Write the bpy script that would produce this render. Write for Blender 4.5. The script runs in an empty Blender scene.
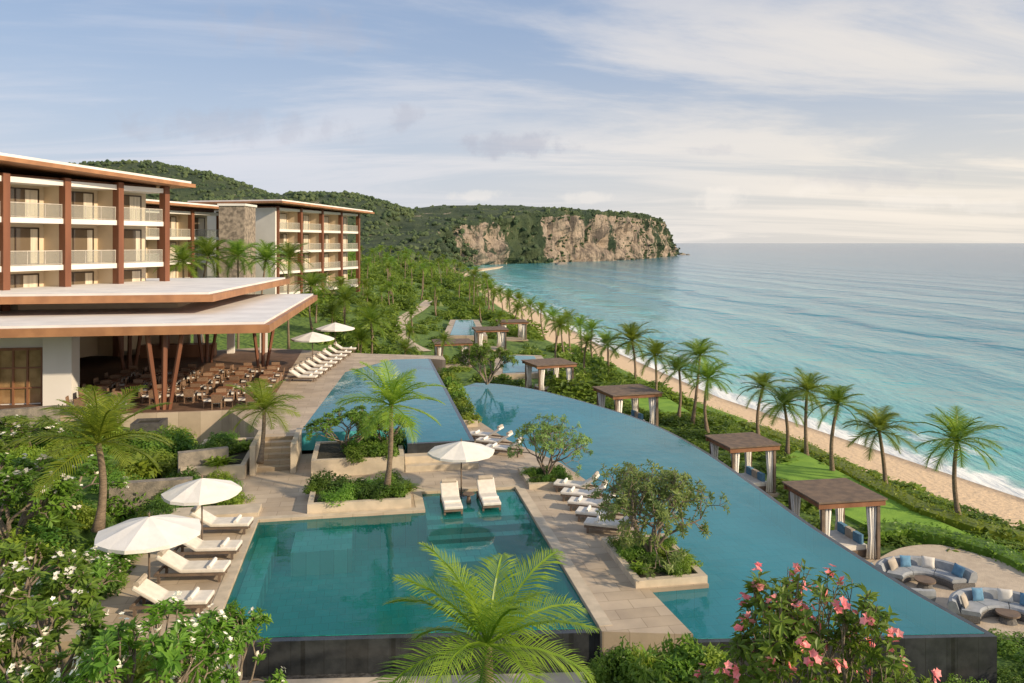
import bpy, math, random
from mathutils import Vector, Matrix, noise
R=random.Random(7)
S=bpy.context.scene; COL=S.collection
F=800.; H=11.; HY=243.
def V(*a): return Vector(a)
def P(px,py,z=0.):
    Y=(H-z)*F/(py-HY); return V((px-512)/F*Y,Y,z)
def PY(px,py,Y): return V((px-512)/F*Y,Y,H-(py-HY)/F*Y)
TH=math.atan(.18); ct,st=math.cos(TH),math.sin(TH)
def UV(u,v,z=0.): return V(u*ct-v*st,u*st+v*ct,z)
def toUV(x,y): return (x*ct+y*st,-x*st+y*ct)
def ss(a,b,x):
    t=max(0.,min(1.,(x-a)/(b-a))); return t*t*(3-2*t)
def lerpl(pts,x):
    if x<=pts[0][0]: return pts[0][1]
    for (a,b),(c,d) in zip(pts,pts[1:]):
        if x<=c: return b+(d-b)*(x-a)/(c-a)
    return pts[-1][1]
# ---------------------------------------------------------------- mesh helper
class MB:
    def __init__(s): s.v=[]; s.f=[]
    def add(s,vs,fs):
        n=len(s.v); s.v.extend(tuple(q) for q in vs); s.f.extend(tuple(i+n for i in f) for f in fs)
    def hexa(s,b,t):
        s.add(list(b)+list(t),[(3,2,1,0),(4,5,6,7),(0,1,5,4),(1,2,6,5),(2,3,7,6),(3,0,4,7)])
    def box(s,x0,x1,y0,y1,z0,z1,M=None):
        b=[V(x0,y0,z0),V(x1,y0,z0),V(x1,y1,z0),V(x0,y1,z0)]; t=[V(q.x,q.y,z1) for q in b]
        if M: b=[M@q for q in b]; t=[M@q for q in t]
        s.hexa(b,t); return s
    def uvquad(s,q,z0,z1):
        s.hexa([UV(a,b,z0) for a,b in q],[UV(a,b,z1) for a,b in q]); return s
    def uvbox(s,u0,u1,v0,v1,z0,z1): return s.uvquad([(u0,v0),(u1,v0),(u1,v1),(u0,v1)],z0,z1)
    def prism(s,poly,z0,z1):
        poly=ccw(poly); n=len(poly)
        s.add([(p[0],p[1],z0) for p in poly]+[(p[0],p[1],z1) for p in poly],
          [tuple(range(n-1,-1,-1)),tuple(range(n,2*n))]+[(i,(i+1)%n,n+(i+1)%n,n+i) for i in range(n)]); return s
    def face(s,poly,z):
        poly=ccw(poly); s.add([(p[0],p[1],z) for p in poly],[tuple(range(len(poly)))]); return s
    def tube(s,pts,rads,n=6,cap=True):
        pts=[Vector(p) for p in pts]; vs=[]; fs=[]
        for i,p in enumerate(pts):
            d=(pts[min(i+1,len(pts)-1)]-pts[max(i-1,0)]).normalized()
            a=d.cross(V(0,0,1)) if abs(d.z)<.95 else d.cross(V(1,0,0))
            a.normalize(); b=d.cross(a)
            for k in range(n):
                t=2*math.pi*k/n; vs.append(p+(a*math.cos(t)+b*math.sin(t))*rads[i])
        for i in range(len(pts)-1):
            for k in range(n):
                fs.append((i*n+k,i*n+(k+1)%n,(i+1)*n+(k+1)%n,(i+1)*n+k))
        if cap: fs.append(tuple(range(n-1,-1,-1))); fs.append(tuple(range((len(pts)-1)*n,len(pts)*n)))
        s.add(vs,fs); return s
    def lathe(s,prof,n=16,c=(0,0,0)):
        vs=[];fs=[]
        for r,z in prof:
            for k in range(n):
                t=2*math.pi*k/n; vs.append((c[0]+r*math.cos(t),c[1]+r*math.sin(t),c[2]+z))
        for i in range(len(prof)-1):
            for k in range(n): fs.append((i*n+k,i*n+(k+1)%n,(i+1)*n+(k+1)%n,(i+1)*n+k))
        s.add(vs,fs); return s
    def leaf(s,p,d,nm,L,W):
        sd=d.cross(nm)
        if sd.length<1e-4: sd=V(1,0,0)
        sd.normalize(); m=p+d*(L*.5)+nm*(L*.06)
        s.add([p,m+sd*W*.5,p+d*L-nm*(L*.08),m-sd*W*.5],[(0,1,2,3)])
    def mesh(s,name,mat,smooth=False,o=(0,0,0)):
        me=bpy.data.meshes.new(name); ox,oy,oz=o
        me.from_pydata([(a-ox,b-oy,c-oz) for a,b,c in s.v],[],s.f); me.update()
        if mat: me.materials.append(mat)
        if smooth: me.polygons.foreach_set('use_smooth',[True]*len(me.polygons))
        return me
    def build(s,name,mat,parent=None,o=(0,0,0),smooth=False):
        ob=bpy.data.objects.new(name,s.mesh(name,mat,smooth,o)); COL.objects.link(ob)
        if parent: ob.parent=parent
        return ob
def ccw(p):
    a=sum(p[i][0]*p[(i+1)%len(p)][1]-p[(i+1)%len(p)][0]*p[i][1] for i in range(len(p)))
    return list(p) if a>0 else list(reversed(p))
def offs(poly,d):
    poly=ccw(poly); n=len(poly); out=[]
    for i in range(n):
        a,b,c=[Vector(poly[k%n][:2]) for k in (i-1,i,i+1)]
        e1=(b-a).normalized(); e2=(c-b).normalized()
        n1=V(-e1.y,e1.x); n2=V(-e2.y,e2.x); m=(n1+n2)
        m=m/max(.3,(1+n1.dot(n2)))
        q=b+m*d; out.append((q.x,q.y))
    return out
def inside(poly,x,y):
    c=False; n=len(poly)
    for i in range(n):
        x1,y1=poly[i][:2]; x2,y2=poly[i-1][:2]
        if (y1>y)!=(y2>y) and x<(x2-x1)*(y-y1)/(y2-y1)+x1: c=not c
    return c
def tag(o,label=None,cat=None,group=None,kind=None):
    if label: o['label']=label
    if cat: o['category']=cat
    if group: o['group']=group
    if kind: o['kind']=kind
    return o
def empty(name,loc=(0,0,0),rz=0,label=None,cat=None,group=None):
    o=bpy.data.objects.new(name,None); COL.objects.link(o); o.location=loc; o.rotation_euler=(0,0,rz)
    o.empty_display_size=.2
    return tag(o,label,cat,group)
KID={}
def ctree(o,parent=None):
    c=o.copy(); COL.objects.link(c)
    if parent: c.parent=parent
    ks=[ch for ch in bpy.data.objects if ch.parent==o] if o.name not in KID else KID[o.name]
    KID[o.name]=ks
    for ch in ks: ctree(ch,c)
    return c
class Proto:
    def __init__(s,root): s.r=root; s.used=False
    def put(s,loc,rz=0,label=None,cat=None,group=None,sc=None):
        if not s.used: o=s.r; s.used=True
        else: o=ctree(s.r)
        o.location=loc; o.rotation_euler=(0,0,rz)
        o.scale=sc if isinstance(sc,(tuple,Vector)) else ((sc,)*3 if sc else (1,1,1))
        tag(o,label,cat,group)
        if group is None and 'group' in o: del o['group']
        return o
# ---------------------------------------------------------------- materials
def newmat(name):
    m=bpy.data.materials.new(name); m.use_nodes=True; nt=m.node_tree; nt.nodes.clear()
    return m,nt
def N(nt,t,**k):
    n=nt.nodes.new(t)
    for a,b in k.items():
        if a.startswith('i_'):
            key=a[2:]; key=int(key) if key.isdigit() else key.replace('_',' ')
            s=n.inputs[key]
            if hasattr(b,'is_output'): nt.links.new(b,s)
            else: s.default_value=b
        else: setattr(n,a,b)
    return n
def c4(c): return (c[0],c[1],c[2],1)
def MATH(nt,op,a,b=None,c=None):
    n=nt.nodes.new('ShaderNodeMath'); n.operation=op
    for i,x in enumerate((a,b,c)):
        if x is None: continue
        if hasattr(x,'is_output'): nt.links.new(x,n.inputs[i])
        else: n.inputs[i].default_value=x
    return n.outputs[0]
def MIX(nt,f,a,b,bt='MIX'):
    n=nt.nodes.new('ShaderNodeMixRGB'); n.blend_type=bt
    for i,x in enumerate((f,a,b)):
        if hasattr(x,'is_output'): nt.links.new(x,n.inputs[i])
        else: n.inputs[i].default_value=x if i==0 else c4(x)
    return n.outputs[0]
def SST(nt,x,a,b):
    n=nt.nodes.new('ShaderNodeMapRange'); n.interpolation_type='SMOOTHSTEP'
    nt.links.new(x,n.inputs[0]); n.inputs[1].default_value=a; n.inputs[2].default_value=b
    return n.outputs[0]
def mat(name,c1,c2=None,scale=2.,rough=.6,bump=0.,metal=0.,brick=None,spec=.4,rnd=0.,stretch=None):
    m,nt=newmat(name); out=N(nt,'ShaderNodeOutputMaterial')
    p=N(nt,'ShaderNodeBsdfPrincipled',i_Roughness=rough,i_Metallic=metal); p.inputs['Specular IOR Level'].default_value=spec
    nt.links.new(p.outputs[0],out.inputs[0])
    g=N(nt,'ShaderNodeNewGeometry')
    mp=N(nt,'ShaderNodeMapping',i_Vector=g.outputs['Position']); mp.inputs['Rotation'].default_value=(0,0,-TH)
    if stretch: mp.inputs['Scale'].default_value=stretch
    nz=N(nt,'ShaderNodeTexNoise',i_Vector=mp.outputs[0],i_Scale=scale,i_Detail=6.)
    c2=c2 or tuple(x*.75 for x in c1)
    col=MIX(nt,SST(nt,nz.outputs[0],.3,.7),c1,c2)
    if brick:
        b=N(nt,'ShaderNodeTexBrick',i_Vector=mp.outputs[0],i_Scale=1.); b.inputs['Color1'].default_value=(1,1,1,1); b.inputs['Color2'].default_value=(.80,.78,.76,1); b.inputs['Mortar'].default_value=(.6,.58,.55,1)
        b.inputs['Brick Width'].default_value=brick[0]; b.inputs['Row Height'].default_value=brick[1]; b.inputs['Mortar Size'].default_value=brick[2]; b.inputs['Mortar Smooth'].default_value=.1
        col=MIX(nt,1.,col,b.outputs[0],'MULTIPLY')
    if rnd:
        oi=N(nt,'ShaderNodeObjectInfo'); f=MATH(nt,'MULTIPLY_ADD',oi.outputs['Random'],rnd,1-rnd/2)
        vv=N(nt,'ShaderNodeHueSaturation',i_Color=col,i_Value=f); col=vv.outputs[0]
    nt.links.new(col,p.inputs['Base Color'])
    if bump:
        n2=N(nt,'ShaderNodeTexNoise',i_Vector=mp.outputs[0],i_Scale=scale*8,i_Detail=5.)
        bn=N(nt,'ShaderNodeBump',i_Strength=bump,i_Distance=.05,i_Height=n2.outputs[0]); nt.links.new(bn.outputs[0],p.inputs['Normal'])
    return m
def leafmat(name,c1,c2,trans=.38,rough=.45,scale=1.5):
    m,nt=newmat(name); out=N(nt,'ShaderNodeOutputMaterial')
    g=N(nt,'ShaderNodeNewGeometry'); oi=N(nt,'ShaderNodeObjectInfo')
    nz=N(nt,'ShaderNodeTexNoise',i_Vector=g.outputs['Position'],i_Scale=scale,i_Detail=3.)
    f=MATH(nt,'ADD',MATH(nt,'MULTIPLY',g.outputs['Random Per Island'],.5),MATH(nt,'MULTIPLY',SST(nt,nz.outputs[0],.3,.7),.5))
    col=MIX(nt,f,c1,c2)
    hv=N(nt,'ShaderNodeHueSaturation',i_Color=col,i_Value=MATH(nt,'MULTIPLY_ADD',oi.outputs['Random'],.45,.85),i_Hue=MATH(nt,'MULTIPLY_ADD',oi.outputs['Random'],.03,.485))
    p=N(nt,'ShaderNodeBsdfPrincipled',i_Roughness=rough,i_Base_Color=hv.outputs[0]); p.inputs['Specular IOR Level'].default_value=.35
    br=N(nt,'ShaderNodeHueSaturation',i_Color=hv.outputs[0],i_Value=1.9,i_Hue=.488)
    t=N(nt,'ShaderNodeBsdfTranslucent',i_Color=br.outputs[0])
    mx=N(nt,'ShaderNodeMixShader',i_0=trans,i_1=p.outputs[0],i_2=t.outputs[0]); nt.links.new(mx.outputs[0],out.inputs[0])
    return m
def watermat(name,tint,scat,sf,bs=1.2,strength=.14):
    m,nt=newmat(name); out=N(nt,'ShaderNodeOutputMaterial'); g=N(nt,'ShaderNodeNewGeometry')
    mp=N(nt,'ShaderNodeMapping',i_Vector=g.outputs['Position']); mp.inputs['Scale'].default_value=(1,.7,1)
    n1=N(nt,'ShaderNodeTexNoise',i_Vector=mp.outputs[0],i_Scale=bs,i_Detail=4.)
    n2=N(nt,'ShaderNodeTexNoise',i_Vector=mp.outputs[0],i_Scale=.16,i_Detail=3.)
    b=N(nt,'ShaderNodeBump',i_Strength=strength,i_Distance=.12,i_Height=n1.outputs[0])
    tr=N(nt,'ShaderNodeBsdfTransparent',i_Color=c4(tint))
    df=N(nt,'ShaderNodeBsdfDiffuse',i_Color=MIX(nt,SST(nt,n2.outputs[0],.3,.7),scat,tuple(k*1.4 for k in scat)))
    m0=N(nt,'ShaderNodeMixShader',i_0=sf,i_1=tr.outputs[0],i_2=df.outputs[0])
    gl=N(nt,'ShaderNodeBsdfGlossy',i_Roughness=.03,i_Normal=b.outputs[0]); gl.inputs[0].default_value=(1,1,1,1)
    fr=N(nt,'ShaderNodeFresnel',i_IOR=1.33,i_Normal=b.outputs[0])
    mx=N(nt,'ShaderNodeMixShader',i_0=MATH(nt,'MULTIPLY',fr.outputs[0],.92),i_1=m0.outputs[0],i_2=gl.outputs[0]); nt.links.new(mx.outputs[0],out.inputs[0])
    return m
M={}
M['stone']=mat('pale_stone',(.56,.46,.34),(.42,.345,.26),.7,.65,.15,brick=(1.2,.6,.012))
M['gravel']=mat('pale_gravel_path',(.54,.45,.34),(.45,.37,.28),3,.85,.4)
M['kerb']=mat('coping_stone',(.58,.49,.37),(.45,.385,.29),2,.7,.1)
M['wallstone']=mat('rough_wall_stone',(.30,.26,.21),(.16,.145,.125),3,.85,.6)
M['darkstone']=mat('dark_stone',(.10,.095,.09),(.06,.058,.055),4,.6,.3)
M['darktile']=mat('dark_tile',(.03,.034,.038),(.05,.055,.06),3,.2,.05,brick=(.6,.3,.008))
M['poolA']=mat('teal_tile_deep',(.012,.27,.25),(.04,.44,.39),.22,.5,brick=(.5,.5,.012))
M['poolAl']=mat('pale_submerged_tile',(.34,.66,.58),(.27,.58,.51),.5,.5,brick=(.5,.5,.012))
M['poolB']=mat('blue_tile',(.05,.38,.44),(.10,.50,.53),.15,.5,brick=(.6,.6,.012))
M['waterA']=watermat('teal_pool_water',(.55,.97,.92),(.012,.25,.235),.2)
M['waterB']=watermat('blue_pool_water',(.55,.96,.98),(.04,.275,.325),.45)
M['wood']=mat('brown_timber',(.29,.135,.07),(.19,.085,.043),1.5,.5,.15,stretch=(1,1,.2))
M['woodred']=mat('red_brown_cladding',(.22,.088,.045),(.16,.062,.033),1.2,.5,.1,stretch=(1,1,.2))
M['soffit']=mat('timber_soffit',(.40,.20,.095),(.29,.14,.068),1,.5,.1)
M['greywood']=mat('weathered_timber',(.19,.135,.095),(.12,.09,.07),3,.7,.2)
M['deckwood']=mat('deck_timber',(.19,.115,.075),(.13,.078,.05),2,.6,.1,brick=(3,.18,.008))
M['cream']=mat('cream_render',(.70,.57,.41),(.63,.51,.36),.5,.8,.05)
M['white']=mat('white_render',(.78,.75,.70),(.70,.67,.62),.4,.7,.03)
M['roofw']=mat('pale_roof_membrane',(.80,.78,.755),(.68,.665,.65),.5,.6)
M['fabric']=mat('white_canvas',(.80,.77,.72),(.73,.70,.65),2,.85,.1)
M['cushion']=mat('off_white_cushion',(.74,.70,.63),(.64,.60,.54),5,.9,.1)
M['taupe']=mat('taupe_fabric',(.46,.40,.33),(.38,.33,.27),5,.9,.1)
M['rattan']=mat('brown_rattan',(.27,.165,.10),(.18,.11,.065),14,.7,.3,rnd=.5)
M['wicker']=mat('grey_wicker',(.20,.19,.18),(.12,.115,.11),20,.8,.5)
M['greyfab']=mat('grey_fabric',(.34,.36,.38),(.27,.29,.31),6,.9,.2)
M['blue']=mat('blue_fabric',(.13,.28,.42),(.10,.22,.34),8,.9,.2)
M['metal']=mat('dark_metal',(.06,.055,.05),None,3,.4,0,metal=.6)
M['frame']=mat('bronze_frame',(.07,.045,.03),None,3,.4)
M['rail']=mat('pale_rail',(.55,.50,.43),None,3,.4)
M['curtain']=mat('sheer_curtain',(.70,.62,.5),(.5,.43,.34),1.2,.9,stretch=(4,4,.3))
M['glowpane']=mat('interior_glow_glazing',(.40,.26,.13),(.22,.13,.06),1.1,.12,spec=.6)  # warm brown base colour stands in for interior glow behind the doors
M['bark']=mat('grey_bark',(.26,.21,.16),(.17,.13,.10),5,.9,.5)
M['palmbark']=mat('palm_bark',(.28,.21,.145),(.16,.12,.085),6,.9,.6,stretch=(1,1,4))
M['soil']=mat('dark_soil',(.045,.04,.025),(.03,.028,.018),3,.95,.5)
M['grass']=mat('lawn',(.22,.38,.045),(.15,.29,.035),1.2,.9,.5)
M['pebble']=mat('dark_pebbles',(.12,.12,.12),(.03,.03,.03),9,.7,1.)
M['L_dark']=leafmat('dark_leaf',(.035,.088,.015),(.11,.205,.032))
M['L_mid']=leafmat('mid_leaf',(.07,.15,.018),(.185,.30,.042))
M['L_light']=leafmat('yellow_green_leaf',(.125,.205,.02),(.28,.365,.05))
M['L_grey']=leafmat('soft_grey_green_leaf',(.11,.18,.05),(.25,.335,.095))
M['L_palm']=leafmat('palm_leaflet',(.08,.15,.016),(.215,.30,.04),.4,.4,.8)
M['L_gold']=leafmat('golden_palm_leaflet',(.105,.19,.016),(.28,.36,.045),.4,.36,.8)  # yellower green leaflets of the nearer palms
M['L_mix']=leafmat('mixed_undergrowth_leaf',(.055,.125,.016),(.24,.35,.05),.38,.5,.16)
M['pink']=leafmat('pink_petal',(.66,.14,.18),(.76,.34,.34),.2)
M['petal']=leafmat('white_petal',(.75,.70,.58),(.80,.78,.72),.2)
def glassmat():
    m,nt=newmat('window_glass'); out=N(nt,'ShaderNodeOutputMaterial')
    p=N(nt,'ShaderNodeBsdfPrincipled',i_Roughness=.06,i_Base_Color=(.16,.12,.08,1)); p.inputs['Specular IOR Level'].default_value=.6
    nt.links.new(p.outputs[0],out.inputs[0]); return m
M['glass']=glassmat()
def railglass():
    m,nt=newmat('clear_balustrade_glass'); out=N(nt,'ShaderNodeOutputMaterial')
    tr=N(nt,'ShaderNodeBsdfTransparent',i_Color=(.85,.88,.86,1)); gl=N(nt,'ShaderNodeBsdfPrincipled',i_Roughness=.1,i_Base_Color=(.55,.52,.47,1))
    mx=N(nt,'ShaderNodeMixShader',i_0=.22,i_1=tr.outputs[0],i_2=gl.outputs[0]); nt.links.new(mx.outputs[0],out.inputs[0]); return m
M['rglass']=railglass()
# ---------------------------------------------------------------- world, sun, camera
SE,SA=math.radians(25),math.radians(117)
w=bpy.data.worlds.new('World'); S.world=w; w.use_nodes=True; nt=w.node_tree; nt.nodes.clear()
out=N(nt,'ShaderNodeOutputWorld'); bg=N(nt,'ShaderNodeBackground',i_Strength=.12); nt.links.new(bg.outputs[0],out.inputs[0])
sky=N(nt,'ShaderNodeTexSky'); sky.sky_type='NISHITA'; sky.sun_disc=False; sky.sun_elevation=SE; sky.sun_rotation=SA; sky.air_density=1.; sky.dust_density=1.5; sky.ozone_density=1.5
tc=N(nt,'ShaderNodeTexCoord'); sp=N(nt,'ShaderNodeSeparateXYZ',i_0=tc.outputs['Generated'])
x,y,z=sp.outputs
zz=MATH(nt,'ADD',MATH(nt,'MAXIMUM',z,0.),.09)
cb=N(nt,'ShaderNodeCombineXYZ'); nt.links.new(MATH(nt,'DIVIDE',x,zz),cb.inputs[0]); nt.links.new(MATH(nt,'DIVIDE',y,zz),cb.inputs[1])
mpc=N(nt,'ShaderNodeMapping',i_Vector=cb.outputs[0]); mpc.inputs['Rotation'].default_value=(0,0,.35); mpc.inputs['Scale'].default_value=(.38,.9,1)
n1=N(nt,'ShaderNodeTexNoise',i_Vector=mpc.outputs[0],i_Scale=.75,i_Detail=10.,i_Roughness=.62,i_Distortion=.9)
veil=SST(nt,n1.outputs[0],.40,.62)
n2=N(nt,'ShaderNodeTexNoise',i_Vector=mpc.outputs[0],i_Scale=.3,i_Detail=5.,i_Distortion=.4)
big=SST(nt,n2.outputs[0],.35,.65)
right=SST(nt,x,-.45,.55)
low=MATH(nt,'SUBTRACT',1.,SST(nt,z,.0,.28))
base=MIX(nt,.6,sky.outputs[0],(3.4,4.3,6.1))
warm=MIX(nt,right,(5.6,5.9,6.6),(7.9,7.1,5.9))
base=MIX(nt,MATH(nt,'MULTIPLY',low,.7),base,warm)
cl=MIX(nt,right,(6.5,6.5,7.0),(8.3,7.5,6.5))
cf=MATH(nt,'MULTIPLY',veil,MATH(nt,'MULTIPLY_ADD',big,.5,.38))
col=MIX(nt,cf,base,cl)
az=MATH(nt,'ARCTAN2',x,y); el=MATH(nt,'ARCSINE',z)
n3=N(nt,'ShaderNodeTexNoise',i_Vector=tc.outputs['Generated'],i_Scale=34.,i_Detail=9.,i_Roughness=.62)
nn=MATH(nt,'MULTIPLY',MATH(nt,'SUBTRACT',n3.outputs[0],.5),5.)
GRY=(4.0,4.1,4.8); LIT=(8.2,7.6,6.9)
for px,py,wp,hp,k,cc in ((512,145,58,13,.5,GRY),(406,118,20,13,.4,GRY),(240,128,120,16,.3,GRY),(300,30,90,22,.25,GRY),(715,150,30,6,.2,GRY),(860,180,70,10,.2,GRY),
   (480,195,30,6,.4,LIT),(585,198,30,6,.4,LIT),(720,197,26,11,.5,LIT),(812,190,20,8,.5,LIT),(915,202,40,7,.4,LIT),(1000,207,35,6,.35,LIT)):
    a0=math.atan((px-512)/F); e0=math.atan((HY-py)/F*math.cos(a0))
    d=MATH(nt,'ADD',MATH(nt,'POWER',MATH(nt,'DIVIDE',MATH(nt,'SUBTRACT',az,a0),wp/F),2.),MATH(nt,'POWER',MATH(nt,'DIVIDE',MATH(nt,'SUBTRACT',el,e0),hp/F),2.))
    f=MATH(nt,'SUBTRACT',1.,SST(nt,MATH(nt,'ADD',d,nn),-.2,1.3))
    col=MIX(nt,MATH(nt,'MULTIPLY',f,k),col,cc)
nt.links.new(col,bg.inputs[0])
sl=bpy.data.lights.new('Sun','SUN'); sl.energy=5.0; sl.angle=math.radians(1.5); sl.color=(1,.81,.57)
so=bpy.data.objects.new('Sun',sl); COL.objects.link(so)
sd=V(math.sin(SA)*math.cos(SE),math.cos(SA)*math.cos(SE),math.sin(SE)); so.rotation_euler=sd.to_track_quat('Z','Y').to_euler()
cam=bpy.data.cameras.new('Camera'); co=bpy.data.objects.new('Camera',cam); COL.objects.link(co); S.camera=co
cam.sensor_width=36; cam.lens=36*F/1024; cam.shift_y=-(341.5-HY)/1024; cam.clip_end=80000; cam.clip_start=.1
co.location=(0,0,H); co.rotation_euler=(math.pi/2,0,0)
S.view_settings.view_transform='Standard'; S.view_settings.look='None'; S.view_settings.exposure=0
# ---------------------------------------------------------------- ground and sea
SH=[(-200,84),(25,40.5),(50,32.5),(82.6,22),(125,14.3),(190,6),(272,-3.5),(380,-18),(474,-34),(520,-42),(3000,-42)]
def xs(y): return lerpl(SH,y)
PR=[(-60,-10),(-12,-6.4),(0,-5.06),(3,-4.7),(9,-4.0),(10.5,-3.5),(14,-2.75),(18,-2.36),(4000,-2.36)]
def G(x,y):
    s=xs(y)-x; z=lerpl(PR,s)
    z+=ss(74,110,y)*ss(14,46,s)*2.9+ss(20,45,-x)*ss(62,95,y)*2.
    z+=ss(60,300,s)*ss(150,380,y)*6
    u,v=toUV(x,y); f=(1-ss(60,80,y))*ss(5,12,s)
    e=max(ss(8.6,10.5,-u),ss(4.3,5.2,-u)*(1-ss(22.3,23.3,v)))
    z+=e*2.6*f+ss(12,16,-u)*.6*f
    z+=ss(-4.5,-3,u)*(1-ss(19.6,20.4,v))*1.8*(1-ss(8.5,11,u))*f
    return z
def PG(px,py):
    z=-2.
    for _ in range(8): p=P(px,py,z); z=G(p.x,p.y)
    return V(p.x,p.y,z)
def coastgrid(name,ys,cs,zf,attr,m,sign):
    vs=[];fs=[];at=[]
    for yy in ys:
        for c in cs:
            xx=xs(yy)+c*sign; vs.append((xx,yy,zf(xx,yy,c))); at.append(c)
    n=len(cs)
    for i in range(len(ys)-1):
        for j in range(n-1):
            q=(i*n+j,i*n+j+1,(i+1)*n+j+1,(i+1)*n+j); fs.append(q if sign>0 else tuple(reversed(q)))
    b=MB(); b.v=vs; b.f=fs; o=b.build(name,m,smooth=True)
    a=o.data.attributes.new(attr,'FLOAT','POINT'); a.data.foreach_set('value',at); tag(o,kind='structure'); return o
m,nt=newmat('ground_surface'); out=N(nt,'ShaderNodeOutputMaterial'); p=N(nt,'ShaderNodeBsdfPrincipled',i_Roughness=.95); nt.links.new(p.outputs[0],out.inputs[0])
at=N(nt,'ShaderNodeAttribute'); at.attribute_name='inland'; g=N(nt,'ShaderNodeNewGeometry')
nz=N(nt,'ShaderNodeTexNoise',i_Vector=g.outputs['Position'],i_Scale=.35,i_Detail=6.); n5=N(nt,'ShaderNodeTexNoise',i_Vector=g.outputs['Position'],i_Scale=2.5,i_Detail=6.)
s_=MATH(nt,'ADD',at.outputs['Fac'],MATH(nt,'MULTIPLY',MATH(nt,'SUBTRACT',nz.outputs[0],.5),3.))
sand=MIX(nt,n5.outputs[0],(.58,.42,.26),(.68,.51,.33))
wet=MIX(nt,SST(nt,s_,.2,2.6),(.30,.225,.155),sand)
gr=MIX(nt,SST(nt,n5.outputs[0],.35,.65),(.05,.105,.016),(.13,.21,.032))
col=MIX(nt,SST(nt,s_,8.8,9.8),wet,gr); nt.links.new(col,p.inputs['Base Color'])
bn=N(nt,'ShaderNodeBump',i_Strength=.5,i_Distance=.3,i_Height=n5.outputs[0]); nt.links.new(bn.outputs[0],p.inputs['Normal'])
ys=[-200,-60,-20]+[i*2.5 for i in range(0,50)]+[130+i*12 for i in range(0,36)]+[600,800,1100,1600,3000]
cs=[-60,-30,-12,-6,-3,0,1.5,3,5,7,9,9.7,10.5,12,14,16,18]+[20+i*1.6 for i in range(28)]+[66,70,75,82,90,100,115,135,160,200,260,340,450,700,1200,3000]
coastgrid('ground',ys,cs,lambda a,b,c:G(a,b),'inland',m,-1)
# sea
m,nt=newmat('sea_water'); out=N(nt,'ShaderNodeOutputMaterial'); p=N(nt,'ShaderNodeBsdfPrincipled',i_Roughness=.12); nt.links.new(p.outputs[0],out.inputs[0]); p.inputs['IOR'].default_value=1.33; p.inputs['Specular IOR Level'].default_value=.4
at=N(nt,'ShaderNodeAttribute'); at.attribute_name='offshore'; d=at.outputs['Fac']; g=N(nt,'ShaderNodeNewGeometry')
lg=MATH(nt,'DIVIDE',MATH(nt,'LOGARITHM',MATH(nt,'MAXIMUM',MATH(nt,'ADD',d,1.),.2),math.e),math.log(3000))
cr=N(nt,'ShaderNodeValToRGB',i_0=lg); e=cr.color_ramp.elements
for pos,c in ((0,(.30,.47,.40)),(.2,(.14,.46,.44)),(.4,(.07,.36,.39)),(.53,(.045,.255,.32)),(.66,(.028,.16,.245)),(.82,(.018,.085,.165))):
    k=e.new(pos); k.color=c4(c)
e.remove(e[0]); e.remove(e[-1])
nb=N(nt,'ShaderNodeTexNoise',i_Vector=g.outputs['Position'],i_Scale=.05,i_Detail=4.)
dd=MATH(nt,'ADD',d,MATH(nt,'MULTIPLY',nb.outputs[0],24.))
sw=MATH(nt,'SINE',MATH(nt,'MULTIPLY',dd,.62)); sw2=MATH(nt,'SINE',MATH(nt,'MULTIPLY',dd,.26)); sw3=MATH(nt,'SINE',MATH(nt,'MULTIPLY',dd,.075))
mq=N(nt,'ShaderNodeMapping',i_Vector=g.outputs['Position']); mq.inputs['Scale'].default_value=(1,.22,1); mq.inputs['Rotation'].default_value=(0,0,.25)
nf=N(nt,'ShaderNodeTexNoise',i_Vector=mq.outputs[0],i_Scale=.5,i_Detail=7.,i_Roughness=.6)
nl=N(nt,'ShaderNodeTexNoise',i_Vector=mq.outputs[0],i_Scale=.02,i_Detail=6.,i_Roughness=.6)
amp=MATH(nt,'SUBTRACT',1.,SST(nt,d,50.,320.))
hh=MATH(nt,'ADD',MATH(nt,'MULTIPLY',nf.outputs[0],1.3),MATH(nt,'MULTIPLY',MATH(nt,'ADD',MATH(nt,'MULTIPLY',sw,.25),MATH(nt,'ADD',MATH(nt,'MULTIPLY',sw2,.75),MATH(nt,'MULTIPLY',sw3,1.))),MATH(nt,'MULTIPLY_ADD',amp,.9,.12)))
bn=N(nt,'ShaderNodeBump',i_Strength=.55,i_Distance=1.,i_Height=hh); nt.links.new(bn.outputs[0],p.inputs['Normal'])
nfo=N(nt,'ShaderNodeTexNoise',i_Vector=g.outputs['Position'],i_Scale=.35,i_Detail=7.,i_Roughness=.65)
e1=MATH(nt,'ADD',d,MATH(nt,'MULTIPLY',MATH(nt,'SUBTRACT',nfo.outputs[0],.5),7.))
foam=MATH(nt,'MULTIPLY',MATH(nt,'SUBTRACT',1.,SST(nt,e1,1.,2.8)),.9)
e2=MATH(nt,'ABSOLUTE',MATH(nt,'SUBTRACT',e1,6.5)); foam2=MATH(nt,'MULTIPLY',MATH(nt,'SUBTRACT',1.,SST(nt,e2,.1,.9)),SST(nt,nb.outputs[0],.45,.58))
fo=MATH(nt,'MAXIMUM',foam,MATH(nt,'MULTIPLY',foam2,.7))
lite=MIX(nt,MATH(nt,'MULTIPLY',SST(nt,sw2,.2,1.),MATH(nt,'MULTIPLY',amp,.4)),cr.outputs[0],(.24,.52,.51))
lite=MIX(nt,MATH(nt,'MULTIPLY',SST(nt,nl.outputs[0],.45,.7),.35),lite,(.09,.27,.34))
col=MIX(nt,fo,lite,(.80,.80,.78)); nt.links.new(col,p.inputs['Base Color'])
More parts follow.
